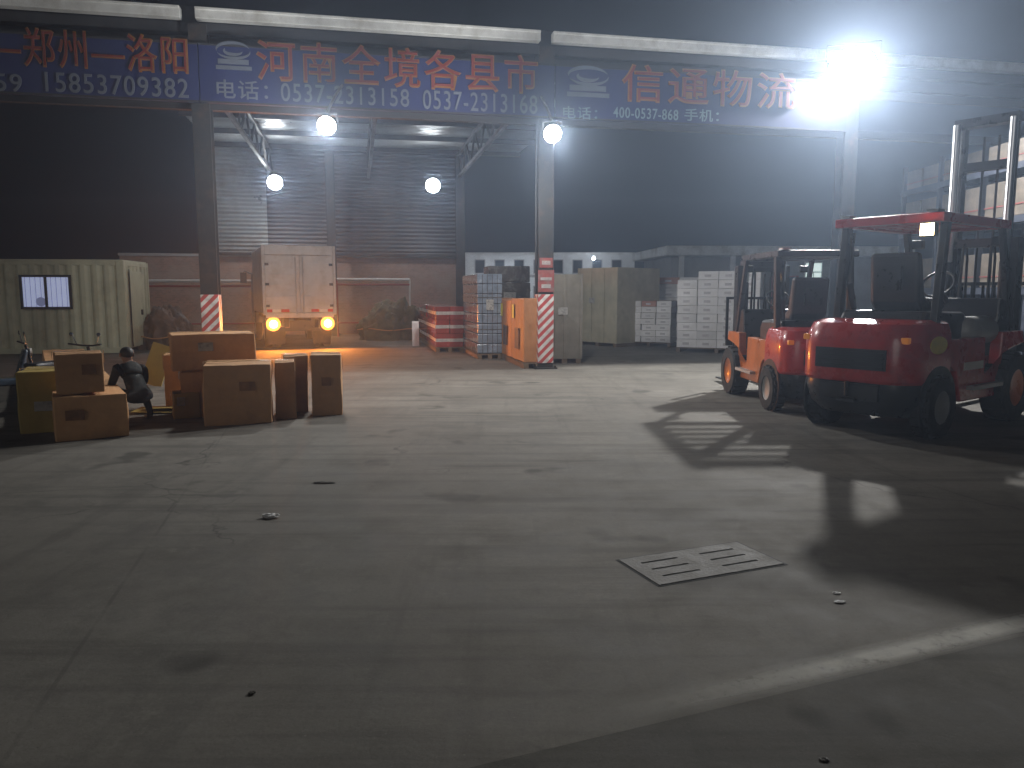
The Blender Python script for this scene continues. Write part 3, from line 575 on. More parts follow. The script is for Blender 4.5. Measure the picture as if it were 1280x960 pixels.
# ------------------------------------------------------------------ truck
tk = at(377, 436); TR = R(22)
tr_ = thing('box_truck', 'pale box truck seen from behind with two glowing orange tail lamps', 'truck', tk, TR)
W, ZB, ZT = 1.98, .98, 2.88
b = MB(); b.lo(-W / 2, .03, ZB, W / 2, 4.2, ZT); b.build('cargo_box', M_truck, tr_, bevel=.05)
b = MB()
for x0, x1 in ((-W / 2 - .015, -W / 2 + .06), (W / 2 - .06, W / 2 + .015)): b.lo(x0, -.03, ZB - .02, x1, .06, ZT + .01)
b.lo(-W / 2 + .061, -.03, ZT - .26, W / 2 - .061, .06, ZT + .01); b.lo(-W / 2 + .061, -.03, ZB - .1, W / 2 - .061, .06, ZB + .04); b.build('rear_frame', M_truck, tr_, bevel=.015)
for s in (-1, 1):
    xa, xb = (.012, W / 2 - .065) if s > 0 else (-W / 2 + .065, -.012)
    b = MB(); b.lo(xa, -.02, ZB + .05, xb, .026, ZT - .27)
    for k in range(5): b.lo(xa + .04, -.026, ZB + .2 + k * .3, xb - .04, -.0205, ZB + .22 + k * .3)
    d_ = b.build('rear_door', M_truck, tr_, bevel=.008)
    b = MB(); b.cyl((s * .1, -.045, ZB - .02), (s * .1, -.045, ZT - .3), .017, n=8); b.lo(s * .1 - .02, -.06, ZB + .5, s * .1 + .2 * s, -.03, ZB + .53); b.build('lock_bar', M_steel_l, d_)
    for z in (ZB + .2, ZB + .8, ZB + 1.35): b = MB(); b.lo(s * (W / 2 - .12) - .05, -.035, z, s * (W / 2 - .12) + .05, -.021, z + .07); b.build('hinge', M_steel, d_)
    for q_ in ((.3, .52), (.76, .9)): b = MB(); b.lo(s * q_[0], -.036, ZB + .06, s * q_[1], -.031, ZB + .14); b.build('red_reflector', M_redref, d_)
    b = MB(); b.lo(s * .54, -.036, ZB + .06, s * .75, -.031, ZB + .14); b.build('white_reflector', M_whtref, d_)
for x in (-.42, .3): b = MB(); b.lo(x, 0.2, .62, x + .12, 5.6, .857); b.build('chassis_rail', M_truckd, tr_)
for y in (.3, 1.3, 2.3, 3.3): b = MB(); b.lo(-W / 2 + .1, y, .86, W / 2 - .1, y + .08, .96); b.build('cross_bearer', M_truckd, tr_)
b = MB(); b.lo(-W / 2 + .06, .02, .5, W / 2 - .06, .1, .6); b.lo(-.6, .1, .5, -.52, .2, .86); b.lo(.52, .1, .5, .6, .2, .86); b.build('bumper', M_steel, tr_, bevel=.01)
for s in (-1, 1):
    x = s * .745
    b = MB(); b.lo(x - .2, .0, .53, x + .2, .1, .89); lh = b.build('tail_light', M_black, tr_, bevel=.01)
    b = MB(); b.lathe([(0, -.03), (.12, -.02), (.19, .03), (.19, .05), (0, .05)], (x, -.05, .71), 'Y', 24); b.build('lit_lens', M_tail2, lh, smooth=40)  # widened lens, its orange rim standing for the lamp's glare
    b = MB(); b.lathe([(0, -.046), (.07, -.042), (.11, -.026), (0, -.02)], (x, -.05, .71), 'Y', 20); b.build('lit_bulb', M_tail, lh)
    b = MB(); b.lo(x + s * .135, -.012, .65, x + s * .19, -.0015, .77); b.build('red_lens', M_redref, lh)
    ld = bpy.data.lights.new('tail_glow', 'AREA'); ld.shape = 'DISK'; ld.size = .22; ld.energy = 150; ld.color = (1, .3, .05)
    lo = bpy.data.objects.new('tail_glow', ld); COL.objects.link(lo); lo.parent = tr_; lo.location = (x, -.1, .71); lo.rotation_euler = (R(-90), 0, 0)
    for y, n_ in ((.95, 2), (4.7, 1)):
        for q_ in range(n_):
            wx = s * (W / 2 - .16 - q_ * .25)
            b = MB(); b.lathe([(.24, -.1), (.38, -.1), (.4, -.07), (.4, .07), (.38, .1), (.24, .1)], (wx, y, .4), 'X'); wh = b.build('tyre', M_rubber, tr_, smooth=40)
            b = MB(); b.lathe([(.0, -.06), (.2, -.06), (.235, -.09), (.235, .09), (.2, .06), (0, .06)], (wx, y, .4), 'X', 20); b.build('rim', M_rim, wh, smooth=40)
    b = MB(); b.lo(s * .62 - .24, .42, .12, s * .62 + .24, .44, .6); b.build('mud_flap', M_rubber, tr_)
    b = MB(); b.tube([(s * .98, 4.9, 2.2), (s * 1.2, 4.85, 2.3), (s * 1.24, 4.85, 2.2)], .015, 8); b.lo(s * 1.24 - .1, 4.82, 1.9, s * 1.24 + .1, 4.88, 2.24); b.build('mirror', M_black, tr_)
b = MB(); b.prism([(4.35, .55), (6.0, .55), (6.05, 1.3), (5.75, 2.25), (4.35, 2.3)], -.95, .95); o = b.build('cab', M_cab, tr_, bevel=.06); o.data.transform(Matrix.Rotation(R(90), 4, 'Z') @ Matrix.Scale(-1, 4, (0, 1, 0))); o.data.flip_normals()
b = MB(); b.lo(-.22, -.01, .63, .22, .0, .77); b.lo(-.3, -.002, .6, .3, .05, .8); b.build('number_plate', M_blackp, tr_)

# ------------------------------------------------------------------ cartons at the left
def carton(name, label, pxc, pyc, pyt, w=None, d=None, rot=0, pxr=None, pxl=None, m=None, z=0, group='cardboard cartons at the left of the yard', loc=None, h=None, tape=True, cat='carton'):
    if loc is None:
        c, w, d, h = solve_box(pxc, pyc, pyt, pxr, pxl, rot, w, d)
    else: c = Vector(loc)
    t = thing(name, label, cat, (c.x, c.y, z), rot, group)
    b = MB(); b.lo(0, 0, 0, w, d, h); o = b.build('carton_body', m or M_card, t, bevel=.012)
    md = o.modifiers.new('sub', 'SUBSURF'); md.subdivision_type = 'SIMPLE'; md.levels = md.render_levels = 3
    tx = bpy.data.textures.get('bulge') or bpy.data.textures.new('bulge', 'CLOUDS'); tx.noise_scale = .45
    dm = o.modifiers.new('disp', 'DISPLACE'); dm.texture = tx; dm.strength = .05; dm.mid_level = .5; dm.texture_coords = 'GLOBAL'
    if tape:
        b = MB(); yc = d / 2
        b.lo(-.002, yc - .03, h + .014, w + .002, yc + .03, h + .018); b.lo(-.02, yc - .03, h * .72, -.016, yc + .03, h + .016); b.lo(w + .016, yc - .03, h * .72, w + .02, yc + .03, h + .016)
        b.build('packing_tape', M_tape, t)
        rr_ = random.Random(label)
        if w > .3:
            b = MB(); xa, za = w * rr_.uniform(.12, .55), h * rr_.uniform(.35, .6); b.lo(xa, -.021, za, xa + min(.18, w * .3), -.0185, za + .11); b.build('paper_label', M_label if rr_.random() < .5 else M_print, t)
    return t
def printed(t, w, h, x=.5, z=.5, s=.3, m=None):
    b = MB(); b.lo(w * x - s / 2, -.022, h * z - s * .3, w * x + s / 2, -.017, h * z + s * .3); b.build('paper_label', m or M_label, t)
rC = R(32)
t = carton('carton', 'low wide brown carton at front left carrying a smaller carton', 70, 553, 497, rot=rC, pxr=162, pxl=52)
cC, wC, dC, hC = solve_box(70, 553, 497, 162, 52, rC)
uC = Vector((math.cos(rC), math.sin(rC), 0)); vC = Vector((-math.sin(rC), math.cos(rC), 0))
cB = cC + uC * .04 + vC * .03
hB = bis(lambda z: 442 - proj((cB.x, cB.y, hC + z))[1], 0, 3); wB = bis(lambda x: proj(cB + uC * x + Vector((0, 0, hC)))[0] - 132, 0, 3)
carton('carton', 'smaller brown carton standing on the low wide front carton', 0, 0, 0, loc=cB, w=wB, d=.42, h=hB - .03, rot=rC, z=hC + .02)
cA = at(24, 545)
carton('carton', 'yellowish carton at the far left edge beside the stacked pair', 0, 0, 0, loc=cA + Vector((-.05, .1, 0)), w=.62, d=.75, h=.70, rot=R(24), m=M_card_y)
carton('carton', 'half hidden brown carton behind the yellowish one at the far left', 0, 0, 0, loc=at(20, 520) + Vector((.1, .5, 0)), w=.55, d=.6, h=.52, rot=R(15))
rD = R(17)
t = carton('carton', 'largest plain brown carton standing at the middle of the left heap', 256, 533, 457, rot=rD, pxr=341, d=.7)
cD, wD, dD, hD = solve_box(256, 533, 457, 341, None, rD, None, .7)
uD = Vector((math.cos(rD), math.sin(rD), 0)); vD = Vector((-math.sin(rD), math.cos(rD), 0))
t = carton('carton', 'wide carton lying on top of the heap in front of the truck', 0, 0, 0, loc=cD - uD * .42 + vD * .78, w=1.02, d=.62, h=.46, rot=rD + R(9), z=hD - .13)
carton('carton', 'brown carton behind the largest one supporting the wide top carton', 0, 0, 0, loc=cD - uD * .34 + vD * .76, w=.9, d=.6, h=hD - .16, rot=rD)
carton('carton', 'narrow pale carton left of the largest one against the heap', 207, 512, 444, rot=R(20), pxr=250, d=.4)
carton('carton', 'small low carton at the foot of the heap before the narrow one', 218, 524, 492, rot=R(28), pxr=251, d=.3, m=M_card_y)
carton('carton', 'slim upright carton just behind the right edge of the largest one', 0, 0, 0, loc=cD + uD * (wD + .04) + vD * .28, w=.25, d=.45, h=hD * .99, rot=rD)
carton('carton', 'pinkish upright carton between the slim one and the end one', 356, 516, 445, rot=rD, pxr=386, d=.35)
carton('carton', 'rightmost carton of the left heap with a shiny taped top', 390, 520, 444, rot=R(12), pxr=428, d=.45)
# flattened cardboard
fl = thing('flattened_carton', 'flat yellowish cardboard sheets lying before the narrow carton', 'cardboard', at(205, 514), R(10), 'flattened cardboard sheets')
b = MB(); b.box((0, 0, .02), (.7, .5, .008), Matrix.Rotation(R(2), 3, 'Y')); b.box((.05, .05, .045), (.55, .45, .008), Matrix.Rotation(R(-4), 3, 'X')); b.build('sheet', M_card_y, fl)
ln = thing('leaning_board', 'yellowish cardboard sheet leaning upright near the cabin corner', 'cardboard', at(192, 483), R(-12), 'flattened cardboard sheets')
b = MB(); b.box((0, .12, .36), (.42, .014, .72), Matrix.Rotation(R(-14), 3, 'X') @ Matrix.Rotation(R(14), 3, 'Y')); b.build('sheet', M_card_y, ln)

# ------------------------------------------------------------------ person bending over the cartons
def skin_body(name, verts, edges, root, parent=None, mats=None, fn=None, sub=2):
    me = bpy.data.meshes.new(name); me.from_pydata([v[0] for v in verts], edges, []); o = bpy.data.objects.new(name, me); COL.objects.link(o)
    sk = o.modifiers.new('skin', 'SKIN'); sk.use_smooth_shade = True
    for i, v in enumerate(verts): me.skin_vertices[0].data[i].radius = (v[1], v[2] if len(v) > 2 else v[1])
    for r_ in (root if isinstance(root, (list, tuple)) else [root]): me.skin_vertices[0].data[r_].use_root = True
    ss = o.modifiers.new('ss', 'SUBSURF'); ss.levels = ss.render_levels = sub
    bpy.context.view_layer.update()
    m2 = bpy.data.meshes.new_from_object(o.evaluated_get(bpy.context.evaluated_depsgraph_get())); bpy.data.objects.remove(o)
    m2.materials.clear(); [m2.materials.append(m) for m in mats]
    for p in m2.polygons: p.use_smooth = True; p.material_index = fn(p.center)
    o = bpy.data.objects.new(name, m2); COL.objects.link(o); o.parent = parent; return o
pp = at(171, 528); ps = thing('person', 'person in dark jacket crouching beside the two stacked cartons', 'person', pp, R(-38)); ps.scale = (.88, .88, .88)
# local: squats facing -x; feet at z=0
jv = [((.12, 0, .34), .125, .13),                                     # 0 pelvis
      ((.06, 0, .5), .13, .12), ((-.04, 0, .66), .15, .12), ((-.1, 0, .76), .13, .1),   # spine -> chest
      ((-.14, 0, .84), .055), ((-.18, 0, .9), .075), ((-.2, 0, .96), .085), ((-.225, 0, .885), .06),      # neck, head, chin
      ((.08, .13, .36), .1), ((-.24, .2, .5), .07), ((.0, .2, .13), .046), ((-.02, .2, .05), .045), ((-.2, .22, .035), .035),   # far leg
      ((.08, -.13, .36), .1), ((-.26, -.19, .47), .07), ((-.02, -.19, .13), .046), ((-.04, -.19, .05), .045), ((-.22, -.2, .035), .036),   # near leg
      ((-.1, .19, .74), .07), ((-.2, .25, .53), .048), ((-.42, .16, .46), .034), ((-.49, .14, .44), .032),   # far arm
      ((-.1, -.19, .74), .07), ((-.16, -.26, .5), .048), ((-.38, -.2, .4), .034), ((-.45, -.18, .37), .032)]  # near arm
je = [(0, 1), (1, 2), (2, 3), (3, 4), (4, 5), (5, 6), (6, 7), (0, 8), (8, 9), (9, 10), (10, 11), (11, 12), (0, 13), (13, 14), (14, 15), (15, 16), (16, 17),
      (3, 18), (18, 19), (19, 20), (20, 21), (3, 22), (22, 23), (23, 24), (24, 25)]
roots = [0]
for base, sy in ((21, 1), (25, -1)):
    p0 = Vector(jv[base][0])
    for k in range(5):
        L_ = (.05, .075, .08, .075, .06)[k]; a = Vector((-.02 if k else .0, (k - 2) * .018, -.03)); dirn = Vector((-.6, (k - 2) * .12 if k else -.9 * sy, -.75)).normalized()
        i = len(jv); jv += [(tuple(p0 + a * .3), .011), (tuple(p0 + a + dirn * L_ * .5), .0095), (tuple(p0 + a + dirn * L_ + Vector((.012, 0, -.012))), .008)]
        je += [(i, i + 1), (i + 1, i + 2)]; roots.append(i)
def pm(c):
    if c.z < .085: return 3
    if c.z > .835 and c.x < -.08: return 2
    if c.x < -.37: return 2
    if c.z < .56 and abs(c.y) < .285 and not (c.x > .1 and c.z > .44) and not (c.x < -.1 and c.z > .5 and abs(c.y) > .2): return 1
    return 0
skin_body('body', jv, je, roots, ps, [M_jacket, M_trouser, M_skin, M_shoe], pm)
hb = MB(); bmesh.ops.create_uvsphere(hb.bm, u_segments=18, v_segments=12, radius=.1)
for v in hb.bm.verts: v.co = Vector((-.17 + v.co.x * 1.02, v.co.y * .9, .975 + v.co.z * .82))
hb.build('hair', M_hair, ps, smooth=60)
fb = MB(); fb.cyl((-.265, 0, .935), (-.3, 0, .92), .012, .018, 8)
fb.build('nose', M_skin, ps, smooth=60)
for s_ in (-1, 1):
    fb = MB(); bmesh.ops.create_uvsphere(fb.bm, u_segments=8, v_segments=6, radius=.012, matrix=Matrix.Translation((-.272, s_ * .034, .955))); fb.build('eye', M_black, ps, smooth=60)
    fb = MB(); fb.box((-.18, s_ * .09, .945), (.04, .018, .06)); fb.build('ear', M_skin, ps, bevel=.006)
fb = MB(); fb.box((-.276, 0, .888), (.012, .045, .01)); fb.build('mouth', M_redbody, ps)
# ------------------------------------------------------------------ scooters by the cabin
def scooter(label, p, rz, m):
    t = thing('scooter', label, 'scooter', p, rz, 'scooters parked along the cabin'); t.scale = (.88, .88, .84)
    b = MB(); b.prism([(-.55, .45), (-.2, .3), (.3, .28), (.42, .9), (.36, .92), (.22, .42), (-.05, .42), (-.15, .68), (-.7, .72), (-.75, .6)], -.14, .14); b.build('scooter_body', m, t, bevel=.03)
    b = MB(); b.lo(-.72, -.13, .72, -.12, .13, .8, .03); b.build('saddle', M_seat, t)
    b = MB(); b.cyl((.55, .0, .25), (.4, 0, .98), .025); b.tube([(.33, -.32, 1.03), (.4, -.1, 1.0), (.4, .1, 1.0), (.33, .32, 1.03)], .016); hd = b.build('handlebar', M_black, t, smooth=40)
    for s in (-1, 1): b = MB(); b.cyl((.38, s * .2, 1.02), (.36, s * .26, 1.17), .007, n=6); b.lathe([(0, -.01), (.035, -.007), (.035, .007), (0, .01)], (.35, s * .27, 1.19), 'X', 14); b.build('mirror', M_mirror, hd, smooth=30)
    for x in (-.52, .6):
        b = MB(); b.lathe([(.15, -.045), (.22, -.045), (.235, 0), (.22, .045), (.15, .045)], (x, 0, .235), 'Y'); wh = b.build('tyre', M_rubber, t, smooth=40)
        b = MB(); b.lathe([(0, -.03), (.15, -.03), (.15, .03), (0, .03)], (x, 0, .235), 'Y', 18); b.build('rim', M_rim, wh)
    b = MB(); b.lathe([(0, -.03), (.07, -.01), (.075, .02), (0, .03)], (.46, 0, .85), 'X', 16); b.build('headlight', M_whtref, t, smooth=40)
    return t
scooter('bluish scooter parked before the cabin at the far left edge', at(2, 503), R(40), M_bluebody)
scooter('dark scooter with bright mirrors showing above the small carton', at(90, 509), R(75), M_blackp)
def heap(name, label, cat, p, size, m, seed, rz=0.0, group=None):
    rnd = random.Random(seed); t = thing(name, label, cat, p, rz, group); b = MB()
    n, k = 90, 36; rings = []
    ph = [rnd.random() * 6 for _ in range(12)]
    for j in range(k + 1):
        f = j / k; a = f * math.pi / 2; r0 = math.cos(a) ** .6 if j < k else .02; z0 = math.sin(a) ** .9
        rg = []
        for i in range(n):
            th = 2 * math.pi * i / n
            w = 1 + .12 * math.sin(3 * th + ph[0] + f * 3) + .08 * math.sin(5 * th + ph[1] - f * 4) + .05 * math.sin(9 * th + ph[2]) + .035 * math.sin(15 * th + ph[3] + f * 6)
            rg.append((size[0] * r0 * w * math.cos(th), size[1] * r0 * w * math.sin(th), size[2] * z0 * (1 + .12 * math.sin(2 * th + ph[4]) + .08 * math.sin(4 * th + ph[5] + f * 5))))
        rings.append(rg)
    from mathutils import noise as nz_
    rings = [[tuple(Vector(p) * (1 + .1 * nz_.noise(Vector(p) * 2.6 + Vector((seed, 0, 0))) + .09 * nz_.noise(Vector(p) * 6 + Vector((0, seed, 0))) + .06 * nz_.noise(Vector(p) * 13))) for p in r_] for r_ in rings]
    b.loft(rings); b.build('cover', m, t, smooth=50)
    c = MB(); c.tube([(size[0] * 1.08 * math.cos(q) , size[1] * 1.08 * math.sin(q), size[2] * .32 + .03 * math.sin(5 * q)) for q in [2 * math.pi * i / 48 for i in range(49)]], .018, 6); c.build('tie_rope', M_card, t)
    return t
heap('covered_heap', 'olive tarpaulin heap against the wall right of the truck', 'heap', at(492, 424), (1.15, .8, 1.15), M_tarp, 3)
heap('covered_heap', 'brown covered heap between the cabin and the top carton', 'heap', at(208, 436), (.75, .6, 1.1), M_tarp_b, 5)
# white slats beside the olive heap
ws = thing('plastic_chair', 'white slatted plastic chair left of the olive heap', 'chair', at(456, 415), R(8))
b = MB(); b.lo(-.24, -.22, .42, .24, .22, .46, .01); b.build('seat', M_pipe, ws)
b = MB(); [b.lo(x - .045, .2, .46, x + .045, .23, .98) for x in (-.17, 0, .17)]; b.lo(-.24, .2, .98, .24, .23, 1.04); b.build('backrest', M_pipe, ws)
for x in (-.21, .21):
    for y in (-.2, .2): b = MB(); b.lo(x - .02, y - .02, 0, x + .02, y + .02, .418); b.build('leg', M_pipe, ws)

# ------------------------------------------------------------------ cargo in the middle
def pallet(label, c, w, d, rot=TH, group='wooden pallets under the cargo'):
    t = thing('pallet', label, 'pallet', c, rot, group)
    b = MB(); n = max(4, int(d / .16)); [b.lo(-.02, (d - .1) * k / (n - 1), .1, w + .02, (d - .1) * k / (n - 1) + .1, .125) for k in range(n)]; b.build('deck', M_pallet, t)
    for x in (0, w / 2 - .05, w - .1): b = MB(); b.lo(x, 0, 0, x + .1, d, .098); b.build('runner', M_pallet, t)
PH = .13
def lpos(c, x, y, z=0, rot=TH): return Vector((c.x + x * math.cos(rot) - y * math.sin(rot), c.y + x * math.sin(rot) + y * math.cos(rot), z))
def stack(kind, cat, phrase, c, nx, ny, nz, bw, bd, bh, m, group, z0=PH, skip=None, band=None, mfn=None, rot=TH, gap=.012):
    """a stack of cartons, each carton an object of its own"""
    proto = None; rnd = random.Random(len(phrase))
    for k in range(nz):
        for i in range(nx):
            for j in range(ny):
                if skip and skip(i, j, k): continue
                mm = mfn(i, j, k) if mfn else m
                key = mm.name + kind
                pr_ = PROTO.get((key, bw, bd, bh))
                if pr_ is None:
                    b = MB(); b.lo(0, 0, 0, bw - gap, bd - gap, bh - .006); o = b.build(kind, mm, None, bevel=.008)
                    if band:
                        q = MB(); q.lo(-.004, -.004, bh * .38, bw - gap + .004, bd - gap + .004, bh * .62); q.build('printed_band', band, o)
                    else:
                        q = MB(); q.lo(bw * .3, -.004, bh * .3, bw * .62, -.001, bh * .6); q.build('printed_mark', M_mark, o); q = MB(); q.lo(-.004, bd * .3, bh * .3, -.001, bd * .62, bh * .6); q.build('printed_mark', M_mark, o)
                    PROTO[(key, bw, bd, bh)] = o
                else: o = dup(pr_)
                o.location = lpos(c, i * bw + rnd.uniform(-.012, .012), j * bd + rnd.uniform(-.012, .012), z0 + k * bh, rot); o.rotation_euler = (0, 0, rot + rnd.uniform(-.012, .012))
                row = '' if ny == 1 else (' front row' if j == 0 else ' rear row' if j == ny - 1 else ' middle row')
                lay = 'bottom' if k == 0 else ordn(k)
                tag(o, f'{ordn(i)} from left in{row} {lay} layer of {phrase}', cat, group)
PROTO = {}
# red drink cases
c, w, d, h = solve_box(545, 440, 383, 580, 524)
pallet('pallet under the shiny red cases', c, w, max(d, .9))
stack('drink_case', 'case', 'the shiny red case stack', c, 2, 2, 3, w / 2, max(d, .9) / 2, (h - PH) / 3, M_case_r, 'red cases stacked left of the film-wrapped pallet', band=M_case_w)
wb = thing('white_board', 'white board leaning at the left end of the red cases', 'board', at(520, 433), TH)
b = MB(); b.box((0, .1, .37), (.2, .02, .74), Matrix.Rotation(R(-8), 3, 'X')); b.build('board', M_pipe, wb)
# film wrapped pallet
def wrapped(name, label, c, w, d, h, m, group=None, layers=6, rot=TH):
    pallet('pallet under the ' + label, c, w, d, rot)
    t = thing(name, label, 'wrapped load', lpos(c, 0, 0, PH, rot), rot, group)
    b = MB(); lh = (h - PH) / layers
    rnd = random.Random(len(label))
    for k in range(layers): b.lo(rnd.uniform(-.01, .01), rnd.uniform(-.01, .01), k * lh + .004, w + rnd.uniform(-.01, .01), d + rnd.uniform(-.01, .01), (k + 1) * lh - .004)
    b.build('load', m, t, bevel=.025)
    b = MB()
    for k in range(1, 5): b.lo(w * k / 5 - .006, -.02, .02, w * k / 5 + .006, -.012, h - PH - .02); 
    for z in (.3, .7): b.lo(-.018, -.016, (h - PH) * z, w + .018, d + .018, (h - PH) * z + .02)
    b.build('strap', M_film_d, t)
    b = MB(); b.lo(w * .35, -.028, (h - PH) * .55, w * .65, -.0205, (h - PH) * .68); b.build('paper_label', M_label, t)
    return t
c, w, d, h = solve_box(597, 449, 342, 615, 579)
wrapped('wrapped_pallet', 'tall blue grey film wrapped load left of the orange cartons', c, w + .25, max(d, .9), h, M_film_b, layers=8)
# orange cartons
c, w, d, h = solve_box(655, 461, 373, 684, 614)
pallet('pallet under the tall orange cartons', c, max(w, .6), d)
d3 = d / 3
for k in range(3):
    t = carton('tall_carton', ('nearest tall orange carton left of the striped post', 'middle tall orange carton of three left of the striped post', 'farthest tall orange carton touching the blue grey load')[k], 0, 0, 0, loc=lpos(c, 0, k * d3 + .01), w=max(w, .6) - .05, d=d3 - .02, h=h - PH - (.0, .05, .02)[k], rot=TH, z=PH, m=M_card_lit, group='tall orange cartons', tape=False, cat='carton')
    b = MB(); b.lo(-.03, d3 * .3, .25, -.024, d3 * .62, .7); b.build('dark_print', M_blackp, t)
    b = MB(); b.lo(-.03, d3 * .7, .9, -.024, d3 * .85, 1.2); b.build('paper_label', M_yelsticker, t)
c2 = lpos(c, .0, d + .3); hh = bis(lambda z: 332 - proj((c2.x, c2.y, z))[1], 0, 5)
wrapped('wrapped_pallet', 'dark film wrapped load standing behind the orange cartons', c2, 1.1, .9, hh, M_film_d, layers=5)
# grey crate right of the post
c, w, d, h = solve_box(690, 457, 342, 721, None, TH, None, .9)
c = lpos(c, 0, .45)
def crate(label, c, w, d, h, m, nb, rot=TH, group='tall board crates'):
    t = thing('board_crate', label, 'crate', c, rot, group)
    b = MB(); b.lo(0, 0, .1, w, d, h); b.build('panel', m, t, bevel=.01)
    for k in range(nb + 1):
        x = (w - .06) * k / nb; b = MB(); b.lo(x, -.022, .1, x + .06, -.001, h); b.build('batten', m, t, bevel=.004)
        y = (d - .06) * k / nb; b = MB(); b.lo(-.022, y, .1, -.001, y + .06, h); b.build('batten', m, t, bevel=.004)
    for x in (0.02, w / 2 - .06, w - .14): b = MB(); b.lo(x, 0, 0, x + .12, d, .098); b.build('runner', M_pallet, t)
    b = MB(); b.lo(w * .3, -.028, h * .55, w * .3 + .22, -.0225, h * .55 + .16); b.build('paper_label', M_label, t)
    return t
crate('grey brown board crate directly right of the striped post', c, w + .25, 1.0, h, M_greyboard, 2)
def solve_right(pxc, pyc, pyt, pxl, rot, pxr=None, d=None):     # the corner seen is the right front one
    c = at(pxc, pyc); u = Vector((math.cos(rot), math.sin(rot), 0)); v = Vector((-math.sin(rot), math.cos(rot), 0))
    w = bis(lambda t: proj(c - u * t)[0] - pxl, 0, 8)
    if pxr is not None: d = bis(lambda t: proj(c + v * t)[0] - pxr, 0, 6)
    h = bis(lambda z: pyt - proj((c.x, c.y, z))[1], 0, 8)
    return c - u * w, w, d, h
rq = R(-48); c, w, d, h = solve_right(771, 434, 334, 722, rq, 823)
crate('tallest pale olive board crate left of the white cartons', c, w, d, h, M_board, 3, rq)
rq = R(-30); c, w, d, h = solve_right(838, 434, 376, 783, rq, 854)
nz = 7; pallet('pallet under the lower white carton stack', c, w, d, rq)
stack('tile_carton', 'carton', 'the lower white stack', c, 3, 2, nz, w / 3, d / 2, (h - PH) / nz, M_tile, 'white cartons of the lower stack', rot=rq, mfn=lambda i, j, k: M_tile_r if (k == 6 and i == 1) else M_tile)
rq = R(-24); c, w, d, h = solve_right(948, 443, 338, 845, rq, None, 1.0)
nz = 9; pallet('pallet under the taller white carton stack', c, w, d, rq)
stack('tile_carton', 'carton', 'the taller white stack', c, 4, 2, nz, w / 4, d / 2, (h - PH) / nz, M_tile, 'white cartons of the taller stack', rot=rq, skip=lambda i, j, k: k == 8 and i == 0)
rq = R(-24); c, w, d, h = solve_right(900, 429, 346, 822, rq, None, .8)
nz = 9; pallet('pallet under the rearmost white carton stack', c, w, d, rq)
stack('tile_carton', 'carton', 'the rearmost white stack', c, 3, 1, nz, w / 3, d, (h - PH) / nz, M_tile, 'white cartons of the rearmost stack', rot=rq, mfn=lambda i, j, k: M_tile_r if (k == 8 and i == 0) else M_tile)

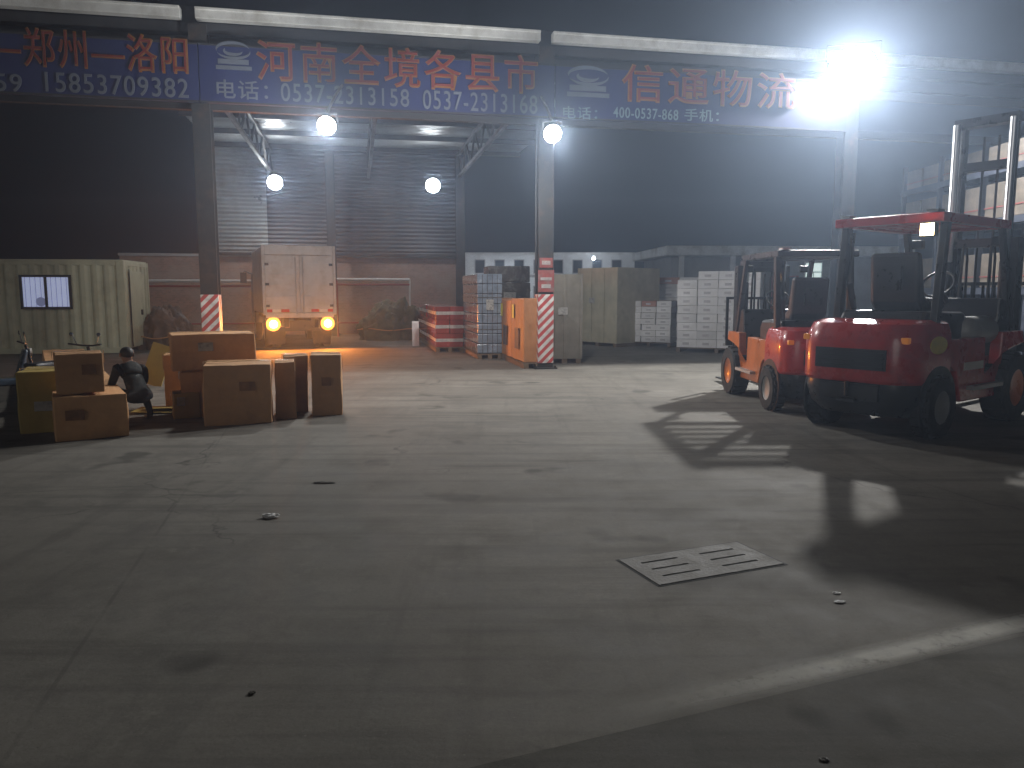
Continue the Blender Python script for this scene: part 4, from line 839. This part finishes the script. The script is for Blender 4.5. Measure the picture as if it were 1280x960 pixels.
# ------------------------------------------------------------------ forklifts
def rrect(x0, x1, hw, rx, n=6):                     # plan outline, rounded at the rear (x0) end
    pts = []
    for k in range(n + 1): a = math.pi / 2 + (math.pi / 2) * k / n; pts.append((x0 + rx + rx * math.cos(a), hw - rx + rx * math.sin(a)))
    for k in range(n + 1): a = math.pi + (math.pi / 2) * k / n; pts.append((x0 + rx + rx * math.cos(a), -hw + rx + rx * math.sin(a)))
    pts += [(x1, -hw), (x1, hw)]; return pts
def forklift(label, p, rz, S, body, chas, mast_top, guard_m, raised=False, worklamp=False, sticker=False, tank=False):
    t = thing('forklift', label, 'forklift', p, rz, 'forklifts parked at the right'); t.scale = (S, S, S)
    # counterweight
    low = [(.2, .16, .5, .3), (.3, .06, .56, .3), (.47, .02, .585, .28), (.53, .03, .58, .28)]
    b = MB(); b.loft([[(x, y, z) for x, y in rrect(ins, .78, hw, r)] for z, ins, hw, r in low]); b.build('lower_weight', M_blackp, t, smooth=35)  # lower half of the counterweight, coloured black
    secs = [(.531, .02, .585, .28), (.56, .0, .6, .28), (.9, .0, .6, .28), (1.02, .025, .585, .28), (1.1, .07, .555, .26), (1.135, .16, .48, .22)]
    b = MB(); b.loft([[(x, y, z) for x, y in rrect(ins, .78 - (.0 if z > .6 else .0), hw, r)] for z, ins, hw, r in secs]); b.build('counterweight', body, t, smooth=35)
    b = MB(); b.lo(-.006, -.36, .66, .1, .36, .86); [b.lo(-.02, -.34, .68 + k * .045, -.0065, .34, .695 + k * .045) for k in range(4)]; b.build('vent_grille', M_black, t)
    b = MB(); b.lo(-.01, -.3, .36, .1, .3, .52); b.cyl((-.03, 0, .4), (-.03, 0, .54), .02); b.lo(-.05, -.1, .34, .02, .1, .37); b.build('tow_hitch', M_blackp, t)
    # hood, seat, chassis
    b = MB(); b.prism([(.5, 1.1), (.6, 1.22), (1.42, 1.2), (1.5, 1.1), (1.5, .7), (.5, .7)], -.44, .44); b.build('engine_hood', M_blackp, t, bevel=.04)
    b = MB(); b.prism([(.86, 1.2), (1.38, 1.2), (1.4, 1.3), (1.05, 1.31), (.95, 1.36), (.84, 1.8), (.73, 1.8), (.78, 1.3)], -.25, .25); b.build('seat', M_seat, t, bevel=.04)
    b = MB()
    for s in (-1, 1):
        b.prism([(.78, .94), (1.6, .94), (1.62, .56), (1.98, .56), (2.02, .98), (2.56, .98), (2.6, .84), (2.3, .8), (2.05, .74), (1.92, .3), (1.1, .3), (.96, .62), (.78, .7)], s * .46, s * .58)
    b.lo(.5, -.44, .3, 2.5, .44, .72); b.build('chassis', chas, t, bevel=.015)
    for s in (-1, 1): b = MB(); b.lo(1.2, s * .585, .42, 1.9, s * .66, .46); b.build('step', M_steel_l, t)
    b = MB(); b.prism([(2.0, .72), (2.5, .72), (2.48, 1.1), (2.3, 1.32), (2.1, 1.34)], -.5, .5); b.build('dashboard', M_blackp, t, bevel=.02)
    b = MB(); b.cyl((2.1, .05, 1.3), (1.86, .05, 1.48), .03); st = b.build('steering_column', M_black, t)
    b = MB(); ax = Vector((-.24, 0, .18)).normalized(); e1_ = Vector((0, 1, 0)); e2_ = ax.cross(e1_)
    b.tube([Vector((1.85, .05, 1.49)) + (e1_ * math.cos(a) + e2_ * math.sin(a)) * .17 for a in [2 * math.pi * k / 24 for k in range(25)]], .014, 8); b.build('steering_wheel', M_black, st, smooth=60)
    # wheels
    for x, y, r, wd in ((.56, .48, .3, .19), (2.26, .47, .37, .25)):
        for s in (-1, 1):
            b = MB(); b.lathe([(r * .55, -wd / 2), (r * .93, -wd / 2), (r, -wd * .3), (r, wd * .3), (r * .93, wd / 2), (r * .55, wd / 2)], (x, s * (y + .075), r), 'Y')
            for k in range(18):
                a = 2 * math.pi * k / 18; b.box((x + math.cos(a) * r, s * (y + .075), r + math.sin(a) * r), (.03, wd * .8, .05), Matrix.Rotation(-a, 3, 'Y'))
            wh = b.build('tyre', M_rubber, t, smooth=40)
            b = MB(); b.lathe([(0, -wd * .3), (r * .4, -wd * .3), (r * .56, -wd * .45), (r * .56, wd * .45), (r * .4, wd * .3), (0, wd * .3)], (x, s * (y + .075), r), 'Y', 20); b.build('rim', M_orange if x > 1 else M_rim, wh, smooth=40)
    for s in (-1, 1): b = MB(); b.lathe([(0, -.01), (.37, -.01), (.37, .01), (0, .01)], (.56, s * .594, .33), 'Y', 28); b.build('wheel_arch_shade', M_black, t)  # flat black disc standing for the shade inside the wheel arch
    # overhead guard
    gm = guard_m
    for s in (-1, 1):
        b = MB(); b.bar((.62, s * .5, 1.08), (.72, s * .5, 2.08), .07, .09); b.build('rear_pillar', M_blackp, t, bevel=.008)
        b = MB(); b.bar((2.36, s * .5, .98), (2.0, s * .5, 2.1), .06, .08); b.build('front_pillar', M_blackp, t, bevel=.008)
    b = MB()
    for s in (-1, 1): b.lo(.6, s * .5 - .05, 2.07, 2.08, s * .5 + .05, 2.16)
    b.lo(.56, -.55, 2.07, .66, .55, 2.16); b.lo(2.02, -.55, 2.07, 2.12, .55, 2.16)
    for k in range(6): x = .82 + k * .2; b.bar((x, -.46, 2.12), (x, .46, 2.12), .045, .06)
    b.build('overhead_guard', gm, t, bevel=.012)
    if raised: b = MB(); b.lo(.67, -.448, 2.155, 2.01, .448, 2.175); b.build('roof_panel', gm, t)
    for s in (-1, 1):
        b = MB(); b.lo(2.09, s * .42 - .06, 1.9, 2.17, s * .42 + .06, 2.0); hl = b.build('headlight', M_black, t, bevel=.01)
        b = MB(); b.lo(2.171, s * .42 - .05, 1.91, 2.18, s * .42 + .05, 1.99); b.build('lens', M_whtref, hl)
        b = MB(); b.lo(.055, s * .5 - .028, .92, .12, s * .5 + .045, .98); tl_ = b.build('tail_light', M_amber, t, bevel=.01)
        b = MB(); b.lo(.56, s * .44 - .05, 2.165, .7, s * .44 + .05, 2.19); b.build('marker_plate', M_chrome, t)
    if worklamp:
        b = MB(); b.lo(.5, -.5, 1.93, .58, -.36, 2.06); wl = b.build('work_lamp', M_black, t, bevel=.01)
        b = MB(); b.lo(.485, -.49, 1.94, .499, -.37, 2.05); b.build('lit_lens', M_worklamp, wl)
    if sticker:
        b = MB(); b.lathe([(0, -.003), (.1, -.003), (.1, .003), (0, .003)], (0, 0, 0), 'Y', 24); o = b.build('yellow_sticker', M_yelsticker, t); o.scale = (1.7, 1, .85); o.location = (.5, -.605, .9)
    if tank:
        b = MB(); b.lathe([(0, -.36), (.1, -.34), (.15, -.28), (.15, .28), (.1, .34), (0, .36)], (1.7, -.4, 1.0), 'X', 20); b.build('fuel_tank', M_rim, t, smooth=50)
    b = MB(); b.tube([(.75, .38, 1.1), (.68, .42, 1.5), (.7, .43, 2.02)], .035, 10); b.build('exhaust_pipe', M_blackp, t, smooth=40)
    b = MB(); b.lo(.66, -.12, 1.42, .7, .12, 1.66); b.build('rear_plate', M_blackp, t)
    # mast
    z2 = mast_top
    for s in (-1, 1):
        b = MB(); b.lo(2.68, s * .36 - .06, .1, 2.86, s * .36 + .06, 2.02); b.build('outer_channel', M_blackp, t, bevel=.006)
        b = MB(); b.lo(2.72, s * .27 - .028, .2 if not raised else 1.2, 2.83, s * .27 + .028, z2); b.build('inner_channel', M_blackp, t)
        b = MB(); b.cyl((2.64, s * .3, .3), (2.64, s * .3, 1.75), .045); b.build('lift_cylinder', M_blackp, t, smooth=40)
        b = MB(); b.cyl((2.64, s * .3, 1.76), (2.64, s * .3, z2 - .06), .042); b.build('piston_rod', M_chrome, t, smooth=40)
        b = MB(); b.lo(2.85, s * .08 - .012, .8, 2.862, s * .08 + .012, z2 - .2); b.build('lift_chain', M_steel, t)
        b = MB(); b.cyl((2.0, s * .42, .55), (2.66, s * .42, .95), .035); b.build('tilt_cylinder', M_steel, t, smooth=40)
    for q_ in [(2.69, -.3, z, 2.8, .3, z + .1) for z in (1.92, 1.1, .35)] + [(2.66, -.34, z2 - .1, 2.82, .34, z2)] + ([(2.7, -.24, (z2 + 2) / 2 + .1, 2.8, .24, (z2 + 2) / 2 + .2)] if raised else []):
        b = MB(); b.lo(*q_); b.build('mast_crossbar', M_blackp, t)
    for s in (-1, 1):
        b = MB(); b.tube([(2.2, s * .2, .9), (2.5, s * .22, .7), (2.62, s * .16, 1.0), (2.66, s * .15, 1.9), (2.72, s * .15, 2.02), (2.78, s * .15, 1.8), (2.8, s * .15, .8)], .016, 8); b.build('hydraulic_hose', M_rubber, t, smooth=60)
    b = MB(); b.lo(.8, -.607, .78, 1.5, -.582, .82) if False else b.lo(1.12, -.588, .62, 1.56, -.5815, .7); b.build('side_decal', M_whtref, t)
    cz = .32
    for q_ in (0, .4): b = MB(); b.lo(2.87, -.52, cz + q_, 2.93, .52, cz + q_ + .12); b.build('carriage_plate', M_blackp, t)
    b = MB(); b.lo(2.88, -.53, cz + .5, 2.92, -.49, cz + 1.2); b.lo(2.88, .49, cz + .5, 2.92, .53, cz + 1.2); b.lo(2.88, -.53, cz + 1.16, 2.92, .53, cz + 1.2)
    for k in range(7): b.lo(2.885, -.36 + k * .12 - .012, cz + .5, 2.915, -.36 + k * .12 + .012, cz + 1.16)
    b.build('load_backrest', M_blackp, t)
    for s in (-1, 1): b = MB(); b.prism([(2.93, .08), (4.0, .06), (4.02, .075), (2.99, .125), (2.985, .86), (2.93, .86)], s * .3 - .06, s * .3 + .06); b.build('fork', M_steel, t)
    return t
def stand(px, py, q, rz, S):                       # root position that puts local ground point q at that spot
    g_ = at(px, py); return Vector((g_.x - S * (q[0] * math.cos(rz) - q[1] * math.sin(rz)), g_.y - S * (q[0] * math.sin(rz) + q[1] * math.cos(rz)), 0))
hA, hB_ = R(91), R(37)
forklift('red and orange forklift facing away left with black mast', stand(962, 513, (.5, .6), hA, 1.0), hA, 1.0, M_red, M_orange, 2.1, M_blackp)
forklift('nearest red forklift with raised mast and lit work lamp', stand(1128, 552, (.12, -.5), hB_, 1.14), hB_, 1.14, M_red, M_red, 3.4, M_red, True, True, True, True)

# ------------------------------------------------------------------ rack at the right
rk0 = Vector((9.9, 13.2, 0))
rk = thing('storage_rack', 'dark steel storage rack holding beige goods behind the forklift mast', 'rack', rk0, R(90))
RL = 6.6
for k in range(5):
    for y in (0, -.95): b = MB(); b.lo(RL * k / 4 - .05, y - .05, 0, RL * k / 4 + .05, y + .05, 4.7); b.build('upright', M_rack, rk)
for z in (.15, 1.55, 2.95, 3.98):
    b = MB(); b.lo(0, -.95, z + .121, RL, .05, z + .14); b.build('shelf', M_rack, rk)
    for y in (.052, -1.05): b = MB(); b.lo(0, y, z, RL, y + .048, z + .12); b.build('shelf_beam', M_rack, rk)
PROTO2 = None
for zi, (z, hh) in enumerate(((1.695, .7), (3.095, .72), (4.125, .45))):
    for k in range(4):
        for j in range(2):
            x = RL * k / 4 + .1 + j * .76
            if PROTO2 is None:
                b = MB(); b.lo(0, -.85, 0, .7, -.0, 1); PROTO2 = o = b.build('wrapped_goods', M_beige, None, bevel=.02)
                q = MB(); q.lo(-.006, -.86, .3, .706, .012, .335); q.build('red_strap', M_fade, o)
            else: o = dup(PROTO2)
            o.location = rk0 + Vector((-0.0, 0, z)) + Vector((0, x, 0)); o.rotation_euler.z = R(90); o.scale = (1, 1, hh)
            tag(o, f'{ordn(k * 2 + j)} bundle from the near end on the {("second", "third", "top")[zi]} rack shelf', 'wrapped goods', 'beige wrapped goods on the storage rack')

# ------------------------------------------------------------------ small things on the ground
d1, d2, d3_, d4 = at(770, 700), at(823, 734), at(985, 706), at(900, 676)
ctr = (d1 + d2 + d3_ + d4) / 4; ux = (d3_ - d2).normalized(); vy = Vector((-ux.y, ux.x, 0)); Wd = (d3_ - d2).length; Dd = abs((d1 - d2).dot(vy))
dc = thing('drain_cover', 'rectangular concrete drain cover with two rows of slots', 'drain cover', d2, math.atan2(ux.y, ux.x))
b = MB(); b.lo(0, 0, .001, Wd, Dd, .002); b.build('pit_shade', M_pit_shade, dc)  # thin black sheet painting the dark below the slots
G = .016; sl = []
for blk in range(2):
    for k in range(3):
        sl.append((Wd * (.12 + blk * .46) , Dd * (.24 + k * .24), Wd * .28, .02))
xs = sorted({G, Wd - G} | {q[0] for q in sl} | {q[0] + q[2] for q in sl}); ys = sorted({G, Dd - G} | {q[1] for q in sl} | {q[1] + q[3] for q in sl})
b = MB()
for xa, xb in zip(xs, xs[1:]):
    for ya, yb in zip(ys, ys[1:]):
        mx_, my_ = (xa + xb) / 2, (ya + yb) / 2
        if any(q[0] < mx_ < q[0] + q[2] and q[1] < my_ < q[1] + q[3] for q in sl): continue
        b.lo(xa, ya, .0025, xb, yb, .006)
bmesh.ops.remove_doubles(b.bm, verts=b.bm.verts[:], dist=.0005)
b.build('slotted_lid', M_grate, dc)
def crumple(name, label, cat, p, s, m, seed, flat=.4):
    rnd = random.Random(seed); b = MB(); bmesh.ops.create_icosphere(b.bm, subdivisions=3, radius=1)
    for v in b.bm.verts:
        k = 1 + rnd.uniform(-.22, .22); v.co = Vector((v.co.x * s[0] * k, v.co.y * s[1] * k, (v.co.z + .8) * s[2] * flat * k))
        v.co.z = max(v.co.z, .002)
    o = b.build(name, m); o.location = p; return tag(o, label, cat)
crumple('crumpled_paper', 'white crumpled paper lying on the open concrete', 'litter', at(338, 647), (.06, .035, .04), M_paper, 1)
crumple('dark_scrap', 'thin dark scrap lying behind the crumpled paper', 'litter', at(405, 604), (.09, .022, .016), M_leaf, 2)
crumple('dark_pebble', 'tiny dark stone on the near concrete at lower left', 'stone', at(315, 867), (.014, .012, .012), M_leaf, 3)
crumple('torn_paper', 'pale torn paper lying right of the drain cover', 'litter', at(1050, 753), (.03, .016, .012), M_paper, 4)
crumple('plastic_wrapper', 'pale plastic scrap beside the drain and forklift shadow', 'litter', at(1046, 742), (.02, .014, .01), M_paper, 5)
crumple('grey_stone', 'small grey stone on asphalt near the bottom right', 'stone', at(1030, 950), (.016, .013, .012), M_grate, 6)

# ------------------------------------------------------------------ air, sky, light
b = MB(); b.lo(-78, -64, -2.0, 78, 94, 12.5); hz = b.build('haze', M_dark); hz['kind'] = 'stuff'; hz.data.materials.clear()
hm = bpy.data.materials.new('haze_air'); hm.use_nodes = True; N, L = hm.node_tree.nodes, hm.node_tree.links; N.clear()
out = N.new('ShaderNodeOutputMaterial'); pv = N.new('ShaderNodeVolumePrincipled'); pv.inputs['Color'].default_value = (.6, .75, 1, 1); pv.inputs['Density'].default_value = .0046; pv.inputs['Anisotropy'].default_value = .76
L.new(pv.outputs[0], out.inputs['Volume']); hz.data.materials.append(hm)
wd = bpy.data.worlds.new('World'); SC.world = wd; wd.use_nodes = True
bg = wd.node_tree.nodes['Background']; bg.inputs[0].default_value = (.6, .66, .9, 1); bg.inputs[1].default_value = .002
sl_ = bpy.data.lights.new('street_fill', 'SUN'); sl_.energy = .21; sl_.angle = R(25); sl_.color = (1, .96, .9)  # weak soft fill added for unseen street light from behind left
so = bpy.data.objects.new('street_fill', sl_); COL.objects.link(so); so.rotation_euler = Vector((.5, .85, -.26)).to_track_quat('-Z', 'Y').to_euler()
cd = bpy.data.cameras.new('camera'); cam = bpy.data.objects.new('camera', cd); COL.objects.link(cam)
cd.sensor_width = 36; cd.lens = 36 * F / 1280; cd.clip_end = 500; cd.clip_start = .05
cam.location = (0, 0, CAMZ); cam.rotation_euler = (R(90) - PITCH, 0, 0); SC.camera = cam
vs = SC.view_settings; vs.view_transform = 'Standard'; vs.look = 'None'; vs.exposure = 0; vs.gamma = 1; vs.use_curve_mapping = False
cy = SC.cycles; cy.use_denoising = True; cy.max_bounces = 5; cy.diffuse_bounces = 3; cy.glossy_bounces = 3; cy.volume_bounces = 0; cy.sample_clamp_indirect = 4; cy.caustics_reflective = False; cy.caustics_refractive = False
